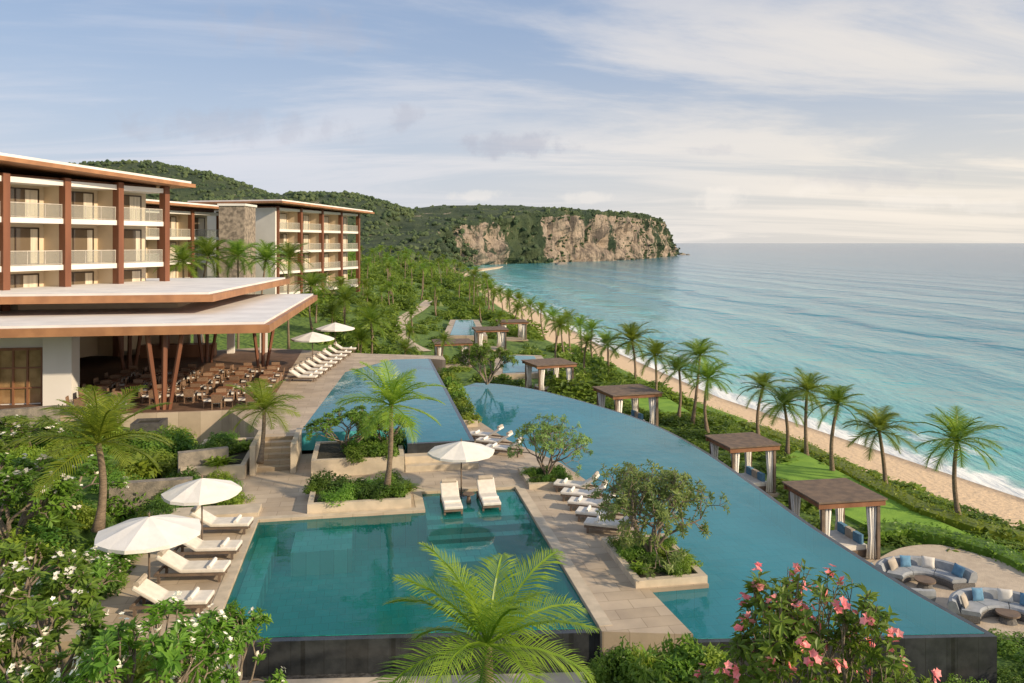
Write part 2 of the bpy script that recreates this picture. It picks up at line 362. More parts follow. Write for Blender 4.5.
nt.links.new(MATH(nt,'MULTIPLY_ADD',fo,.6,.14),p.inputs['Roughness'])
ys=[-200,-60,0]+[i*3 for i in range(1,45)]+[140,155,170,190,210,235,260,290,320,360,400,440,480,520,600,700,800,1000,1300,1800,2600,4000,7000,12000,25000,60000]
cs=[-3000,-200,-20,-4]+[i*.8 for i in range(0,25)]+[22,25,30,36,44,54,66,80,100,130,170,220,300,400,550,800,1200,2000,4000,8000,20000,60000]
def seaz(x,y,c): return -5.+ (.08*math.exp(-((c-7)/1.6)**2) if c<40 else 0)
coastgrid('sea',ys,cs,seaz,'offshore',m,1)
# ---------------------------------------------------------------- hills and headland
def rockmat():
    m,nt=newmat('headland_rock_and_scrub'); out=N(nt,'ShaderNodeOutputMaterial'); p=N(nt,'ShaderNodeBsdfPrincipled',i_Roughness=.95); nt.links.new(p.outputs[0],out.inputs[0])
    at=N(nt,'ShaderNodeAttribute'); at.attribute_name='rock'; g=N(nt,'ShaderNodeNewGeometry')
    mp=N(nt,'ShaderNodeMapping',i_Vector=g.outputs['Position']); mp.inputs['Scale'].default_value=(1,1,.3)
    n1=N(nt,'ShaderNodeTexNoise',i_Vector=mp.outputs[0],i_Scale=.13,i_Detail=10.,i_Roughness=.75)
    n2=N(nt,'ShaderNodeTexNoise',i_Vector=mp.outputs[0],i_Scale=.065,i_Detail=9.,i_Roughness=.7)
    rk=MIX(nt,SST(nt,n1.outputs[0],.40,.60),(.15,.125,.105),(.55,.44,.335))
    gn=MIX(nt,SST(nt,n2.outputs[0],.35,.65),(.035,.065,.033),(.095,.13,.055))  # scrub greens shifted bluish to carry the haze of distance
    f=SST(nt,MATH(nt,'ADD',MATH(nt,'MULTIPLY',at.outputs['Fac'],.68),MATH(nt,'MULTIPLY',MATH(nt,'SUBTRACT',n2.outputs[0],.5),3.2)),.40,.58)
    nt.links.new(MIX(nt,f,gn,rk),p.inputs['Base Color'])
    bn=N(nt,'ShaderNodeBump',i_Strength=1.,i_Distance=8.,i_Height=n1.outputs[0]); nt.links.new(bn.outputs[0],p.inputs['Normal'])
    return m
RM=rockmat()
CP=[(405,281,272,0),(430,274,256,0),(450,269.5,238,.1),(464,267,226,.5),(472,265.5,221,1.),(502,264.5,219,.95),(513,264,218,.1),(538,263.4,214,.1),(547,263,212,1.),(580,262,212,1.15),(612,261,212,1.15),(638,259.5,214,1.),(655,258,216,.85),(666,256.8,221,.75),(674,256,235,.6)]
pts=[]
for px,yb,yt,rk in CP:
    b=P(px,yb,-5.2); pts.append((b.x,b.y,PY(px,yt,b.y+8).z,rk))
tx,ty=pts[-1][:2]; pts+=[(tx+4,ty+25,20,.7),(tx-5,ty+110,34,.5),(tx-60,ty+260,30,.4)]
dense=[]
for a,b in zip(pts,pts[1:]):
    n=max(3,int(math.hypot(a[0]-b[0],a[1]-b[1])/4))
    for i in range(n): dense.append(tuple(a[k]+(b[k]-a[k])*i/n for k in range(4)))
nin=V(-.86,.5,0); b=MB(); at=[]
NV=18
IN=[4,10,20,35,55,85,125,180,260]
hl=[]
for i,(x0,y0,zt,rk) in enumerate(dense):
    dep=14 if rk<.5 else 7
    zt+=noise.noise(V(x0*.05,y0*.05,9))*3
    for j in range(NV+1):
        t=j/NV; q=V(x0,y0,0)+nin*(dep*t*t); nz_=noise.noise(V(x0*.025,y0*.025,t*1.2))*13*math.sin(math.pi*min(1,t*1.2)) + noise.noise(V(x0*.1,y0*.1,t*4))*9*(t>0) + noise.noise(V(x0*.25,y0*.25,t*9))*3.5*(t>0)
        q+=nin*nz_; zz_=-6+(zt+6)*(t**(1 if rk>.5 else 1.5))
        b.v.append((q.x,q.y,zz_)); at.append(rk if t<.93 else .1)
    for k,dn in enumerate(IN):
        q=V(x0,y0,0)+nin*(dep+dn); z_=zt+ (zt*.18)*ss(0,100,dn)-zt*.25*ss(130,260,dn)+noise.noise(V(q.x*.04,q.y*.04,3))*2.
        b.v.append((q.x,q.y,z_)); at.append(0.)
        if k<7 : hl.append((V(q.x,q.y,z_),1 if k<2 else .8))
    if rk<.5:
        for j in range(3,NV,2): hl.append((Vector(b.v[-len(IN)-NV-1+j]),.9))
    else:
        for j in range(1,NV+1):
            q=Vector(b.v[-len(IN)-NV-1+j])
            if noise.noise(V(q.x*.03+5,q.y*.03,q.z*.03))>(.16 if j<NV-3 else -.25): hl.append((q,.5))
nc=NV+1+len(IN)
for i in range(len(dense)-1):
    for j in range(nc-1): b.f.append((i*nc+j,(i+1)*nc+j,(i+1)*nc+j+1,i*nc+j+1))
o=b.build('headland_terrain',RM,smooth=False); a=o.data.attributes.new('rock','FLOAT','POINT'); a.data.foreach_set('value',at); tag(o,kind='structure')
q=[P(a,b_,-4.7) for a,b_ in ((446,275),(468,270),(503,266.2),(500,267.6),(478,271),(462,276),(452,281))]
tag(MB().prism([(a.x,a.y) for a in q],-6,-4.7).build('cove_beach',mat('pale_sand',(.62,.47,.31),(.70,.55,.38),.3,.95,.2)),kind='structure')
RG=[[(20,183,720),(60,175,720),(100,170,720),(150,171,710),(200,180,700),(232,192,690),(262,202,680)],
    [(215,208,570),(265,199,590),(300,196,600),(335,197,610),(375,207,640),(415,211,680),(438,214,700)]]
rp=[]
for rl in RG:
    q=[PY(*t) for t in rl]
    for a_,b_ in zip(q,q[1:]):
        for i in range(6): rp.append(a_.lerp(b_,i/6))
    rp.append(q[-1])
def hillz(x,y):
    best=0
    for q in rp:
        d2=((x-q.x)/95)**2+((y-q.y)/(95 if y<q.y else 160))**2
        if d2<9: best=max(best,q.z*math.exp(-d2))
    s=xs(y)-x
    return G(x,y)-1.5+best*ss(-5,45,s)+noise.noise(V(x*.02,y*.02,0))*2*ss(20,60,s)*ss(250,320,y)
b=MB(); X0,X1,Y0,Y1=-760,-20,200,1000; nx,ny=66,60
for j in range(ny+1):
    for i in range(nx+1):
        x_=X0+(X1-X0)*i/nx; y_=Y0+(Y1-Y0)*j/ny; b.v.append((x_,y_,hillz(x_,y_)))
for j in range(ny):
    for i in range(nx): b.f.append((j*(nx+1)+i,j*(nx+1)+i+1,(j+1)*(nx+1)+i+1,(j+1)*(nx+1)+i))
o=b.build('hills',RM,smooth=True); tag(o,kind='structure')
def ico():
    t=(1+5**.5)/2; v=[(-1,t,0),(1,t,0),(-1,-t,0),(1,-t,0),(0,-1,t),(0,1,t),(0,-1,-t),(0,1,-t),(t,0,-1),(t,0,1),(-t,0,-1),(-t,0,1)]
    f=[(0,11,5),(0,5,1),(0,1,7),(0,7,10),(0,10,11),(1,5,9),(5,11,4),(11,10,2),(10,7,6),(7,1,8),(3,9,4),(3,4,2),(3,2,6),(3,6,8),(3,8,9),(4,9,5),(2,4,11),(6,2,10),(8,6,7),(9,8,1)]
    return [Vector(q).normalized() for q in v],f
IV,IF=ico()
fb=MB()
def clump(c,r):
    for _ in range(3):
        o_=V(R.uniform(-.7,.7),R.uniform(-.7,.7),R.uniform(-.1,.45))*r; rr=r*R.uniform(.4,.7)
        fb.add([c+o_+V(q.x*R.uniform(.7,1.3),q.y*R.uniform(.7,1.3),q.z*R.uniform(.7,1.25))*rr for q in IV],IF)
for q,k in hl:
    if R.random()<.75: clump(q+V(R.uniform(-8,8),R.uniform(-4,10),0)*(1 if k>.7 else .3)+V(0,0,-.8),R.uniform(1.8,3.8)*k)
n=0
while n<4200:
    y_=R.uniform(210,760); x_=-35-R.random()*(.62*y_+80); s_=xs(y_)-x_
    pxx=512+F*x_/y_
    if s_<12 or pxx<60: continue
    n+=1; clump(V(x_,y_,hillz(x_,y_)-.5),R.uniform(1.5,3.1)*(.8 if y_<330 else 1.15))
m=leafmat('haze_tinted_forest',(.035,.07,.036),(.11,.15,.062),.1,.9,.03)  # distance haze put into the leaf colour as a bluish green
o=fb.build('hillside_forest',m); tag(o,'dense green forest covering the hills and the top of the headland','forest',kind='stuff')
for i,(px,py,r) in enumerate(((682,254.9,7),(560,264.4,5),(688,255,3.5))):
    q=P(px,py,-5); b=MB(); b.add([q+V(v_.x*r*R.uniform(.7,1.3),v_.y*r*R.uniform(.7,1.3),v_.z*r*.5*R.uniform(.6,1.4)) for v_ in IV],IF)
    b.v=[(a[0]-q.x,a[1]-q.y,a[2]-q.z) for a in b.v]; o=b.build('sea_rock',M['wallstone']); o.location=q
    tag(o,('largest dark rock in the sea off the tip of the headland','small dark rock at the foot of the pale cliff','smallest dark rock farthest out beyond the headland tip')[i],'rock')
# ---------------------------------------------------------------- terraces and pools
def smooth(pts,n=6):
    out=[]; L=len(pts)
    for i in range(L-1):
        p0,p1,p2,p3=[Vector(pts[max(0,min(L-1,k))]) for k in (i-1,i,i+1,i+2)]
        for j in range(n):
            t=j/n; out.append(.5*((2*p1)+(p2-p0)*t+(2*p0-5*p1+4*p2-p3)*t*t+(3*p1-p0-3*p2+p3)*t**3))
    out.append(Vector(pts[-1])); return out
def uvp(l): return [UV(a,b) for a,b in l]
FL,FR=23.35,22.05
CF=39.6
Bl=[(8.9,21),(8.7,24),(10.7,24),(10.7,28.2),(10.0,28.4),(10.0,34.5),(9.4,38.5),(7.6,43.5),(6.5,49.5),(6.5,60)]
deck=uvp([(-8.5,23.7),(-4.24,FL),(-4.24,32.7),(2.3,32.7),(2.3,35.1),(6.45,35.1),(6.45,21.6)]+Bl+[(6.5,67),(5.0,67),(5.0,CF),(1.9,CF),(1.9,42.5),(-8.5,42.5)])
tag(MB().prism(deck,-2.6,.12).build('pool_terrace',M['stone']),kind='structure')
b=MB(); b.uvbox(-4.62,-4.25,FL+.1,33.05,.0,.135); b.uvbox(-4.25,2.3,32.71,33.05,.0,.134); b.uvbox(6.46,6.85,21.9,35.1,.0,.135); b.uvbox(1.93,2.29,33.05,35.45,.0,.136); b.uvbox(2.29,6.85,35.11,35.45,.0,.134)
tag(b.build('pool_coping',M['kerb']),kind='structure')
poolA=uvp([(-4.24,FL),(6.45,FR),(6.45,35.1),(2.3,35.1),(2.3,32.7),(-4.24,32.7)])
curve=[P(*q) for q in ((985,633),(945,611),(905,588),(850,553),(800,520),(750,484),(700,450),(650,424),(600,407),(545,392),(505,385),(475,383))]
curve=smooth(curve,6)
poolB=[Vector((q.x,q.y,0)) for q in curve]+[UV(6.5,60)]+list(reversed(uvp(Bl)[:-1]))
poolC=uvp([(5,CF),(1.9,CF),(1.9,42.5),(-3.5,42.5),(-1.7,62),(2.0,68),(5.0,68)])
def pool(poly,zw,depth,mt,wm):
    q=offs(poly,.012); n=len(q); b=MB()
    b.add([(a[0],a[1],zw-depth) for a in q]+[(a[0],a[1],zw-.003) for a in q],[tuple(range(n))]+[(i,n+i,n+(i+1)%n,(i+1)%n) for i in range(n)])
    tag(b.build('pool_basin',mt),kind='structure')
    tag(MB().face(offs(poly,.004),zw).build('pool_water',M[wm]),kind='structure')
pool(poolA,.02,1.3,M['poolA'],'waterA'); pool(poolB,0.,.9,M['poolB'],'waterB'); pool(poolC,1.2,.9,M['poolB'],'waterB')
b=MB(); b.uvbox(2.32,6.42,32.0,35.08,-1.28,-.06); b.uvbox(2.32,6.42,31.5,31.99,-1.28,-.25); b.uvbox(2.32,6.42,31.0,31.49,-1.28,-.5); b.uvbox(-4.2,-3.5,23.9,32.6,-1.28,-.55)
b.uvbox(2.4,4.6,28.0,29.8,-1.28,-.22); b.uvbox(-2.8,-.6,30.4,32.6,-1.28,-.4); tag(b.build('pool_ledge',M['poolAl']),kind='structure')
tag(MB().uvquad([(-4.24,FL-.25),(6.45,FR-.25),(6.45,FR-.003),(-4.24,FL-.003)],-1.9,.0).build('weir_wall',M['darktile']),kind='structure')
line=[UV(8.9,21)]+[Vector((q.x,q.y,0)) for q in curve]
ln=[]
for i,q in enumerate(line):
    d_=(line[min(i+1,len(line)-1)]-line[max(i-1,0)]).normalized(); ln.append(q+V(d_.y,-d_.x,0)*.2)
ln[1]=line[1]+V(.23,-.18,0); ln[0]=line[0]+(UV(0,-.2))
b=MB()
for i in range(len(line)-1):
    a0,a1,b0,b1=line[i],line[i+1],ln[i],ln[i+1]
    b.hexa([V(q.x,q.y,-2.6) for q in (a0,b0,b1,a1)],[V(q.x,q.y,-.012) for q in (a0,b0,b1,a1)])
tag(b.build('weir_wall',M['darktile']),kind='structure')
b=MB(); b.uvbox(1.9,5.2,CF-.25,CF-.005,-.2,1.19); b.uvbox(5.003,5.2,CF,68,-.2,1.19); tag(b.build('weir_wall',M['darktile']),kind='structure')
b=MB(); b.uvbox(1.75,5.25,CF-.85,CF-.255,0,.72); b.uvbox(1.75,5.25,CF-1.35,CF-.855,0,.4); tag(b.build('stone_bench_steps',M['kerb']),kind='structure')
tag(MB().uvquad([(-3.4,FL-.85),(6.45,FR-.85),(6.45,FR-.25),(-3.4,FL-.25)],-2.6,-.95).build('pebble_channel',M['pebble']),kind='structure')
b=MB(); b.uvquad([(-3.4,FL-1.5),(6.45,FR-1.5),(6.45,FR-.85),(-3.4,FL-.85)],-2.6,-.78); b.uvbox(6.45,8.9,20.5,20.99,-2.6,-.5); b.uvbox(8.9,17.4,18.9,19.4,-2.6,-1.3); tag(b.build('garden_kerb',M['kerb']),kind='structure')
b=MB(); b.uvquad([(-4.2,19.4),(-3.4,19.4),(-3.4,FL-.05),(-4.2,FL+.0)],-2.6,.32); tag(b.build('garden_wall',M['kerb']),kind='structure')
terr=uvp([(-5.2,42.5),(-3.5,42.5),(-1.7,62),(2.0,68),(5.,68),(6.4,67),(6.4,69.5),(0,72),(-10,78),(-30,72),(-30,49),(-8,49)])
tag(MB().prism(terr,-2.6,1.2).build('upper_terrace',M['stone']),kind='structure')
b=MB()
for i in range(6): b.uvbox(-5.2,-3.55,39.6+.48*i,42.5,-.1,.12+.18*(i+1)-.002*i)
tag(b.build('steps',M['stone']),kind='structure')
b=MB()
for i in range(5): b.uvbox(-9.2-.6*i,-8.5-.6*i,23.8,25.6,-1,.14+.17*i)
b.uvbox(-16,-11.5,23.9,25.5,-1,.85); tag(b.build('steps',M['stone']),kind='structure')
b=MB(); b.uvbox(-8.6,-4.3,33.06,34.2,0,.3); b.uvbox(-3.6,-3.35,39,42.4,-.1,1.5); b.uvbox(-5.45,-5.2,39,42.4,-.1,1.5); tag(b.build('garden_wall',M['kerb']),kind='structure')
pat=[P(q[0],q[1],-2.15) for q in ((866,566),(900,548),(940,545),(985,556),(1060,578),(1110,640),(1000,640),(930,612))]
pat=smooth(pat+[pat[0]],4)[:-1]; patio=[(q.x,q.y) for q in pat]
tag(MB().prism(patio,-2.7,-2.15).build('patio',M['gravel']),kind='structure')
L1=((765,470),(797,450),(868,486),(930,517),(990,543),(930,540),(882,533),(825,505)); L2=((575,372),(600,366),(655,390),(690,412),(650,412),(610,395))
def lawn(pxs,z,l):
    q=[P(a,b_,z) for a,b_ in pxs]; o=MB().prism([(a.x,a.y) for a in q],z-.5,z).build('lawn',M['grass']); tag(o,l,'grass',kind='stuff'); return o
lawn(L1,-2.2,'bright mown lawn between the two nearest cabanas and the beach hedge')
lawn(L2,-2.2,'bright mown lawn beside the far pool edge cabanas')
def lowpool(pxs,z):
    q=[(a.x,a.y) for a in (P(a,b_,z) for a,b_ in pxs)]
    tag(MB().prism(offs(q,-.9),-3,z-.03).build('pool_surround',M['stone']),kind='structure')
    tag(MB().face(q,z+.004).build('pool_water',M['waterB']),kind='structure')
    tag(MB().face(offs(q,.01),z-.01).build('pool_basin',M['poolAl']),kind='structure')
LP1=((503,373),(545,371),(534,356),(503,355)); LP2=((450,335),(480,335),(473,320),(456,320))
lowpool(LP1,-1.8); lowpool(LP2,-.9)
pc=smooth([PG(*q) for q in ((424,352),(408,344),(399,334),(399,325),(407,317),(420,309),(430,301))],5); pl=[];pr_=[]
for i,q in enumerate(pc):
    d_=(pc[min(i+1,len(pc)-1)]-pc[max(i-1,0)]); d_.z=0; d_.normalize(); s2=V(-d_.y,d_.x,0)*1.0
    pl.append(q+s2); pr_.append(q-s2)
b=MB(); n=len(pc)
for l_ in (pl,pr_): b.v.extend([(q.x,q.y,G(q.x,q.y)+.1) for q in l_])
b.f=[(i,n+i,n+i+1,i+1) for i in range(n-1)]; tag(b.build('garden_path',M['gravel']),kind='structure')
pathpoly=[(q.x,q.y) for q in pl]+[(q.x,q.y) for q in reversed(pr_)]
# ---------------------------------------------------------------- planters
def planter(u0,u1,v0,v1,z,label,z0=0.,mt='kerb'):
    c=UV((u0+u1)/2,(v0+v1)/2,z0); r=empty('planter',c,0,label,'planter'); b=MB(); t=.22
    b.uvbox(u0,u1,v0,v0+t,z0,z); b.uvbox(u0,u1,v1-t,v1,z0,z); b.uvbox(u0,u0+t,v0+t,v1-t,z0,z); b.uvbox(u1-t,u1,v0+t,v1-t,z0,z); b.build('wall',M[mt],r,o=c)
    b=MB(); b.uvbox(u0+t,u1-t,v0+t,v1-t,z0,z-.08); b.build('soil',M['soil'],r,o=c)
planter(-2.4,1.75,33.06,36.2,.5,'low stone planter along the back edge of the front pool')
planter(-2.6,1.7,38.2,41.8,.9,'raised stone planter in front of the upper pool')
planter(8.3,10.7,24.1,27.9,.35,'square pale stone planter jutting into the curved infinity pool')
planter(7.0,9.2,34.6,37.4,.35,'stone planter at the narrow end of the walkway under the grey green tree',0.)
planter(5.4,6.4,47,64,.5,'long planter beside the dark side wall of the upper pool')
planter(-12.6,-11,46.,47.4,1.25,'dark stone block planter in front of the restaurant columns',0,'darkstone')
planter(-8.4,-5.6,38.5,44,.75,'stone planter left of the steps with a small palm')
def stonewall(a,b_,h,label):
    d_=(b_-a); L=d_.length; o=MB().box(0,L,-.2,.2,-.6,h).build('garden_wall',M['wallstone']); o.location=a; o.rotation_euler=(0,0,math.atan2(d_.y,d_.x)); tag(o,label,'wall')
stonewall(P(110,500,.3),P(192,494,.3),.7,'rough dark stone garden wall behind the left palm')
stonewall(P(178,470,.6),P(228,464,.6),.8,'short rough stone wall below the restaurant terrace')
stonewall(P(0,430,.8),P(60,425,.8),1.1,'stone wall under the restaurant at the left edge')
# ---------------------------------------------------------------- vegetation
def rv():
    while True:
        q=V(R.uniform(-1,1),R.uniform(-1,1),R.uniform(-1,1))
        if .05<q.length<1: return q.normalized()
def bushmb(n,ls,clumps,seed,aspect=.5):
    R.seed(seed); b=MB(); cs=[]
    for i in range(clumps):
        q=rv(); q.z=abs(q.z)*.9+.05; cs.append((V(q.x,q.y,q.z)*R.uniform(.45,.85),R.uniform(.2,.4)))
    b.add([V(q.x*.5,q.y*.5,max(-.05,q.z*.5)) for q in IV],IF)
    for i in range(n):
        c,r=R.choice(cs); k=rv(); p_=c+k*r*R.uniform(.75,1.05)
        if p_.z<-.02: p_.z=R.uniform(0,.1)
        nm=(k*.7+V(0,0,.6)+rv()*.5).normalized(); d_=nm.cross(rv())
        if d_.length<.1: continue
        d_=(d_.normalized()+nm*.25+V(0,0,-.15)).normalized(); b.leaf(p_,d_,nm,ls*R.uniform(.7,1.3),ls*aspect*R.uniform(.8,1.2))
    return b
def spikymb(n,seed):
    R.seed(seed); b=MB()
    for i in range(n):
        a=R.uniform(0,6.28); e_=R.uniform(.5,1.35); L=R.uniform(.6,1.1); h_=V(math.cos(a),math.sin(a),0); q=V(R.uniform(-.3,.3),R.uniform(-.3,.3),0); sd_=V(-h_.y,h_.x,0)
        p1=q+(h_*math.cos(e_)+V(0,0,math.sin(e_)))*L*.55; p2=p1+(h_*math.cos(e_-.9)+V(0,0,math.sin(e_-.9)))*L*.5; w_=R.uniform(.05,.10)
        b.add([q-sd_*w_*.4,q+sd_*w_*.4,p1+sd_*w_,p1-sd_*w_,p2],[(0,1,2,3),(3,2,4)])
    return b
BM={}
for i,(nm,mt,n,ls) in enumerate((('dark','L_dark',1700,.15),('mid','L_mid',1700,.13),('light','L_light',1500,.15),('grey','L_grey',1700,.12))):
    BM[nm]=[bushmb(n,ls,20,20+i*3+k).mesh('shrub',M[mt]) for k in range(2)]
BM['spiky']=[spikymb(170,50).mesh('shrub',M['L_mid']),spikymb(150,51).mesh('shrub',M['L_light'])]
BM['big']=[bushmb(520,.30,16,55,.42).mesh('shrub',M['L_mid']),bushmb(520,.30,16,56,.42).mesh('shrub',M['L_dark'])]
BF={k:[bushmb(420,.26,14,60+i*3+j).mesh('shrub',M[t]) for j in range(2)] for i,(k,t) in enumerate((('dark','L_dark'),('mid','L_mid'),('light','L_light')))}
BS=[bushmb(170,.36,10,90+i) for i in range(5)]
UG=MB()
def under(loc,r,h):
    t=R.choice(BS); a=R.uniform(0,6.28); c_,s_=math.cos(a)*r,math.sin(a)*r; lx,ly,lz=loc; n=len(UG.v)
    UG.v.extend([(lx+c_*x_-s_*y_,ly+s_*x_+c_*y_,lz+h*z_) for x_,y_,z_ in t.v]); UG.f.extend([tuple(i+n for i in f) for f in t.f])
R.seed(11)
def bush(loc,r,h,kind,label,group=None,far=False,name='shrub',cat='shrub'):
    o=bpy.data.objects.new(name,R.choice((BF if far else BM)[kind])); COL.objects.link(o); o.location=loc; o.scale=(r*R.uniform(.9,1.1),r*R.uniform(.9,1.1),h); o.rotation_euler=(0,0,R.uniform(0,6.28)); return tag(o,label,cat,group)
def palmmesh(seed,nf,nl,mt,seg=1,up=80,dlo=60,dhi=95,low=25,hang=.3):
    R.seed(seed); b=MB()
    for i in range(nf):
        t=i/nf; az_=i*2.39996+R.uniform(-.25,.25); e0=math.radians(up-t*(up+low)+R.uniform(-8,8)); L=R.uniform(.9,1.12)*(1-.25*(t<.15)); dr=math.radians(R.uniform(dlo,dhi))
        h_=V(math.cos(az_),math.sin(az_),0); pts=[V(0,0,0)]; K=9; tw=R.uniform(-.3,.3)
        for k in range(K):
            e_=e0-dr*(k/K)**1.4; pts.append(pts[-1]+(h_*math.cos(e_)+V(0,0,math.sin(e_)))*(L/K))
        sd_=V(-h_.y,h_.x,0); sd_=(sd_+V(0,0,tw)).normalized()
        b.tube(pts[::2]+[pts[-1]],[.012]*len(pts[::2])+[.004],3,False)
        for k in range(nl):
            s_=.1+.9*(k+.5)/nl; f=s_*K; a=int(min(f,K-1)); q=pts[a].lerp(pts[a+1],f-a); fw=(pts[a+1]-pts[a]).normalized()
            ll=.34*(math.sin(math.pi*min(1,(s_*.82+.16)))**.7)*R.uniform(.8,1.1); w_=(.85 if seg==1 else .7)*L/nl
            up_=sd_.cross(fw)
            if up_.z<0: up_=-up_
            for sg in (-1,1):
                d_=(sd_*sg*.8+fw*(.45+.5*s_)+up_*.28+V(0,0,-.08-hang*R.random())).normalized()
                if seg==1:
                    b.add([q-fw*w_*.5,q+fw*w_*.5,q+d_*ll+V(0,0,-.06*ll)],[(0,1,2)])
                else:
                    m_=q+d_*ll*.5; e_=q+d_*ll*.97+V(0,0,-.16*ll)
                    b.add([q-fw*w_*.3,q+fw*w_*.3,m_+fw*w_*.45,m_-fw*w_*.45,e_],[(0,1,2,3),(3,2,4)])
    return b.mesh('crown',mt)
PM=[palmmesh(s,25,24,M['L_palm'],dlo=50,dhi=85) for s in (1,2,3)]
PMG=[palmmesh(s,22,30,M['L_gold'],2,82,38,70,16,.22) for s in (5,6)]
PMF=[palmmesh(s,18,11,M['L_palm']) for s in (8,9)]
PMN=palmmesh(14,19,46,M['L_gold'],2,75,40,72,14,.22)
R.seed(21)
def palm(base,top,r,mesh,label,group=None,tr=.13):
    rt=empty('palm_tree',base,0,label,'palm tree',group); d_=top-base; bow=V(R.uniform(-.06,.06),R.uniform(-.06,.06),0)*d_.length
    n=7; pts=[d_*(i/n)+bow*math.sin(math.pi*i/n) for i in range(n+1)]
    MB().tube(pts,[tr*(1.5-.7*min(1,i/2)) if i<2 else tr*(1-.35*i/n) for i in range(n+1)],7).build('trunk',M['palmbark'],rt,smooth=True)
    o=bpy.data.objects.new('crown',mesh); COL.objects.link(o); o.parent=rt; o.location=d_; o.scale=(r,r,r); o.rotation_euler=(R.uniform(-.12,.12),R.uniform(-.12,.12),R.uniform(0,6.28)); return rt
def palmpx(bx,by,cx,cy,rpx,mesh,label,z=None,group=None,tr=.13):
    b_=PG(bx,by) if z is None else P(bx,by,z); t_=PY(cx,cy,b_.y); palm(b_,t_,rpx/F*b_.y/.82,mesh,label,group,tr)
beach=[(961,528,957,441,38,'tall palm standing alone beside the hedge at the right edge of the photo'),
 (886,494,879,431,30,'palm with a wide crown behind the nearest cabana, second from the right'),
 (833,478,838,404,27,'tall palm left of the two rightmost, third from the right along the beach'),
 (807,462,807,391,25,'tall upright palm between the two nearest cabanas, fourth from the right along the beach'),
 (787,456,784,405,25,'shorter palm in front of two taller ones between the two nearest cabanas'),
 (759,442,763,388,23,'leftmost palm of the cluster between the two nearest cabanas'),
 (708,436,708,379,25,'bushy palm right behind the third cabana at the beach hedge'),
 (692,426,700,356,23,'taller palm leaning right above the bushy one behind the third cabana'),
 (678,420,679,370,21,'small palm left of the bushy one behind the third cabana'),
 (655,404,655,356,22,'palm standing alone above the third cabana roof'),
 (634,392,632,341,25,'broad crowned palm left above the third cabana'),
 (610,384,608,345,18,'slim palm left of the broad crowned one on the beach edge')]
for i,(a,b_,c,d_,r,l) in enumerate(beach): palmpx(a,b_,c,d_,r,PM[i%3],l,group='coconut palms along the beach')
for i,(a,b_,c,d_,r) in enumerate(((594,366,592,330,16),(583,360,580,325,15),(570,352,568,320,15),(556,346,553,317,14),(545,340,541,310,13),(533,334,530,306,13),(522,328,519,300,12),(512,322,509,297,12),(503,316,500,293,11),(494,311,491,289,11),(486,306,482,285,10),(478,300,475,281,10))):
    palmpx(a,b_,c,d_,r,PMF[i%2],'distant coconut palm in the row shrinking along the far beach',group='far palms along the beach')
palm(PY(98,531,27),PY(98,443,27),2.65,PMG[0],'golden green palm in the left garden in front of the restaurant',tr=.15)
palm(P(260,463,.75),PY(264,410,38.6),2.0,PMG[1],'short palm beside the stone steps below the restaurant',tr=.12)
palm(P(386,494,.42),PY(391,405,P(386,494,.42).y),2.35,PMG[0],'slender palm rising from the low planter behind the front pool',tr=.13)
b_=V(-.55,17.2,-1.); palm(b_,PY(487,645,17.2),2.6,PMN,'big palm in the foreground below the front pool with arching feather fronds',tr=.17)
for i,(cx,cy,Yd,r) in enumerate(((183,262,78,2.8),(208,256,82,3.1),(238,256,84,3.),(266,260,80,2.9),(289,258,88,2.8),(371,322,84,2.8),(346,300,95,2.8),(312,286,100,2.8))):
    t_=PY(cx,cy,Yd); palm(V(t_.x,t_.y,G(t_.x,t_.y)),t_,r,PM[i%3],('palm just right of the nearest hotel wing','tall palm in front of the stone clad tower','palm crown below the white hotel end wall','low palm left of the far hotel balconies','palm under the corner of the far hotel','wide palm right of the restaurant roof tip beside the upper pool','palm behind the restaurant roof tip','smallest palm peeking over the restaurant roof tip')[i])
R.seed(5)
def pz(l,z): return [(a.x,a.y) for a in (P(p_[0],p_[1],z) for p_ in l)]
zones=[[(q[0],q[1]) for q in terr],[(q[0],q[1]) for q in deck],[(q.x,q.y) for q in poolB],patio,[(q.x,q.y) for q in poolC],[(q.x,q.y) for q in poolA],offs(pz(LP1,-1.8),-1),offs(pz(LP2,-.9),-1),pathpoly]
def free(x,y): return not any(inside(zn,x,y) for zn in zones)
vista=[(a.x,a.y) for a in (P(392,356,0),P(552,390,0),P(550,352,-1.8),P(486,318,-.9),P(430,314,-.9),P(392,316,0))]
n=0; k=0; pp=[]
while n<125 and k<9000:
    k+=1; Yd=76+ (R.random()**1.3)*300; s_=R.uniform(12,16+Yd*.27); x_=xs(Yd)-s_; pxx=512+F*x_/Yd
    iv=inside(vista,x_,Yd)
    if pxx<200 or not free(x_,Yd) or (iv and (R.random()<.6 or 446<pxx<484)) or any((x_-a)**2+(Yd-c)**2<(2.2+Yd*.012)**2 for a,c in pp): continue
    pp.append((x_,Yd)); gz=G(x_,Yd); hp=R.uniform(2.8,5.)*(.75 if iv else 1)+(2.2 if Yd>150 else 0); n+=1
    palm(V(x_,Yd,gz),V(x_+R.uniform(-.6,.6),Yd,gz+hp),R.uniform(1.5,2.2)*(1.2 if Yd>150 else 1)*(.85 if iv else 1),R.choice(PMF if Yd>130 else PM),'palm among the dense greenery between the far hotel and the beach','palms in the far gardens',tr=.12)
n=0;k=0
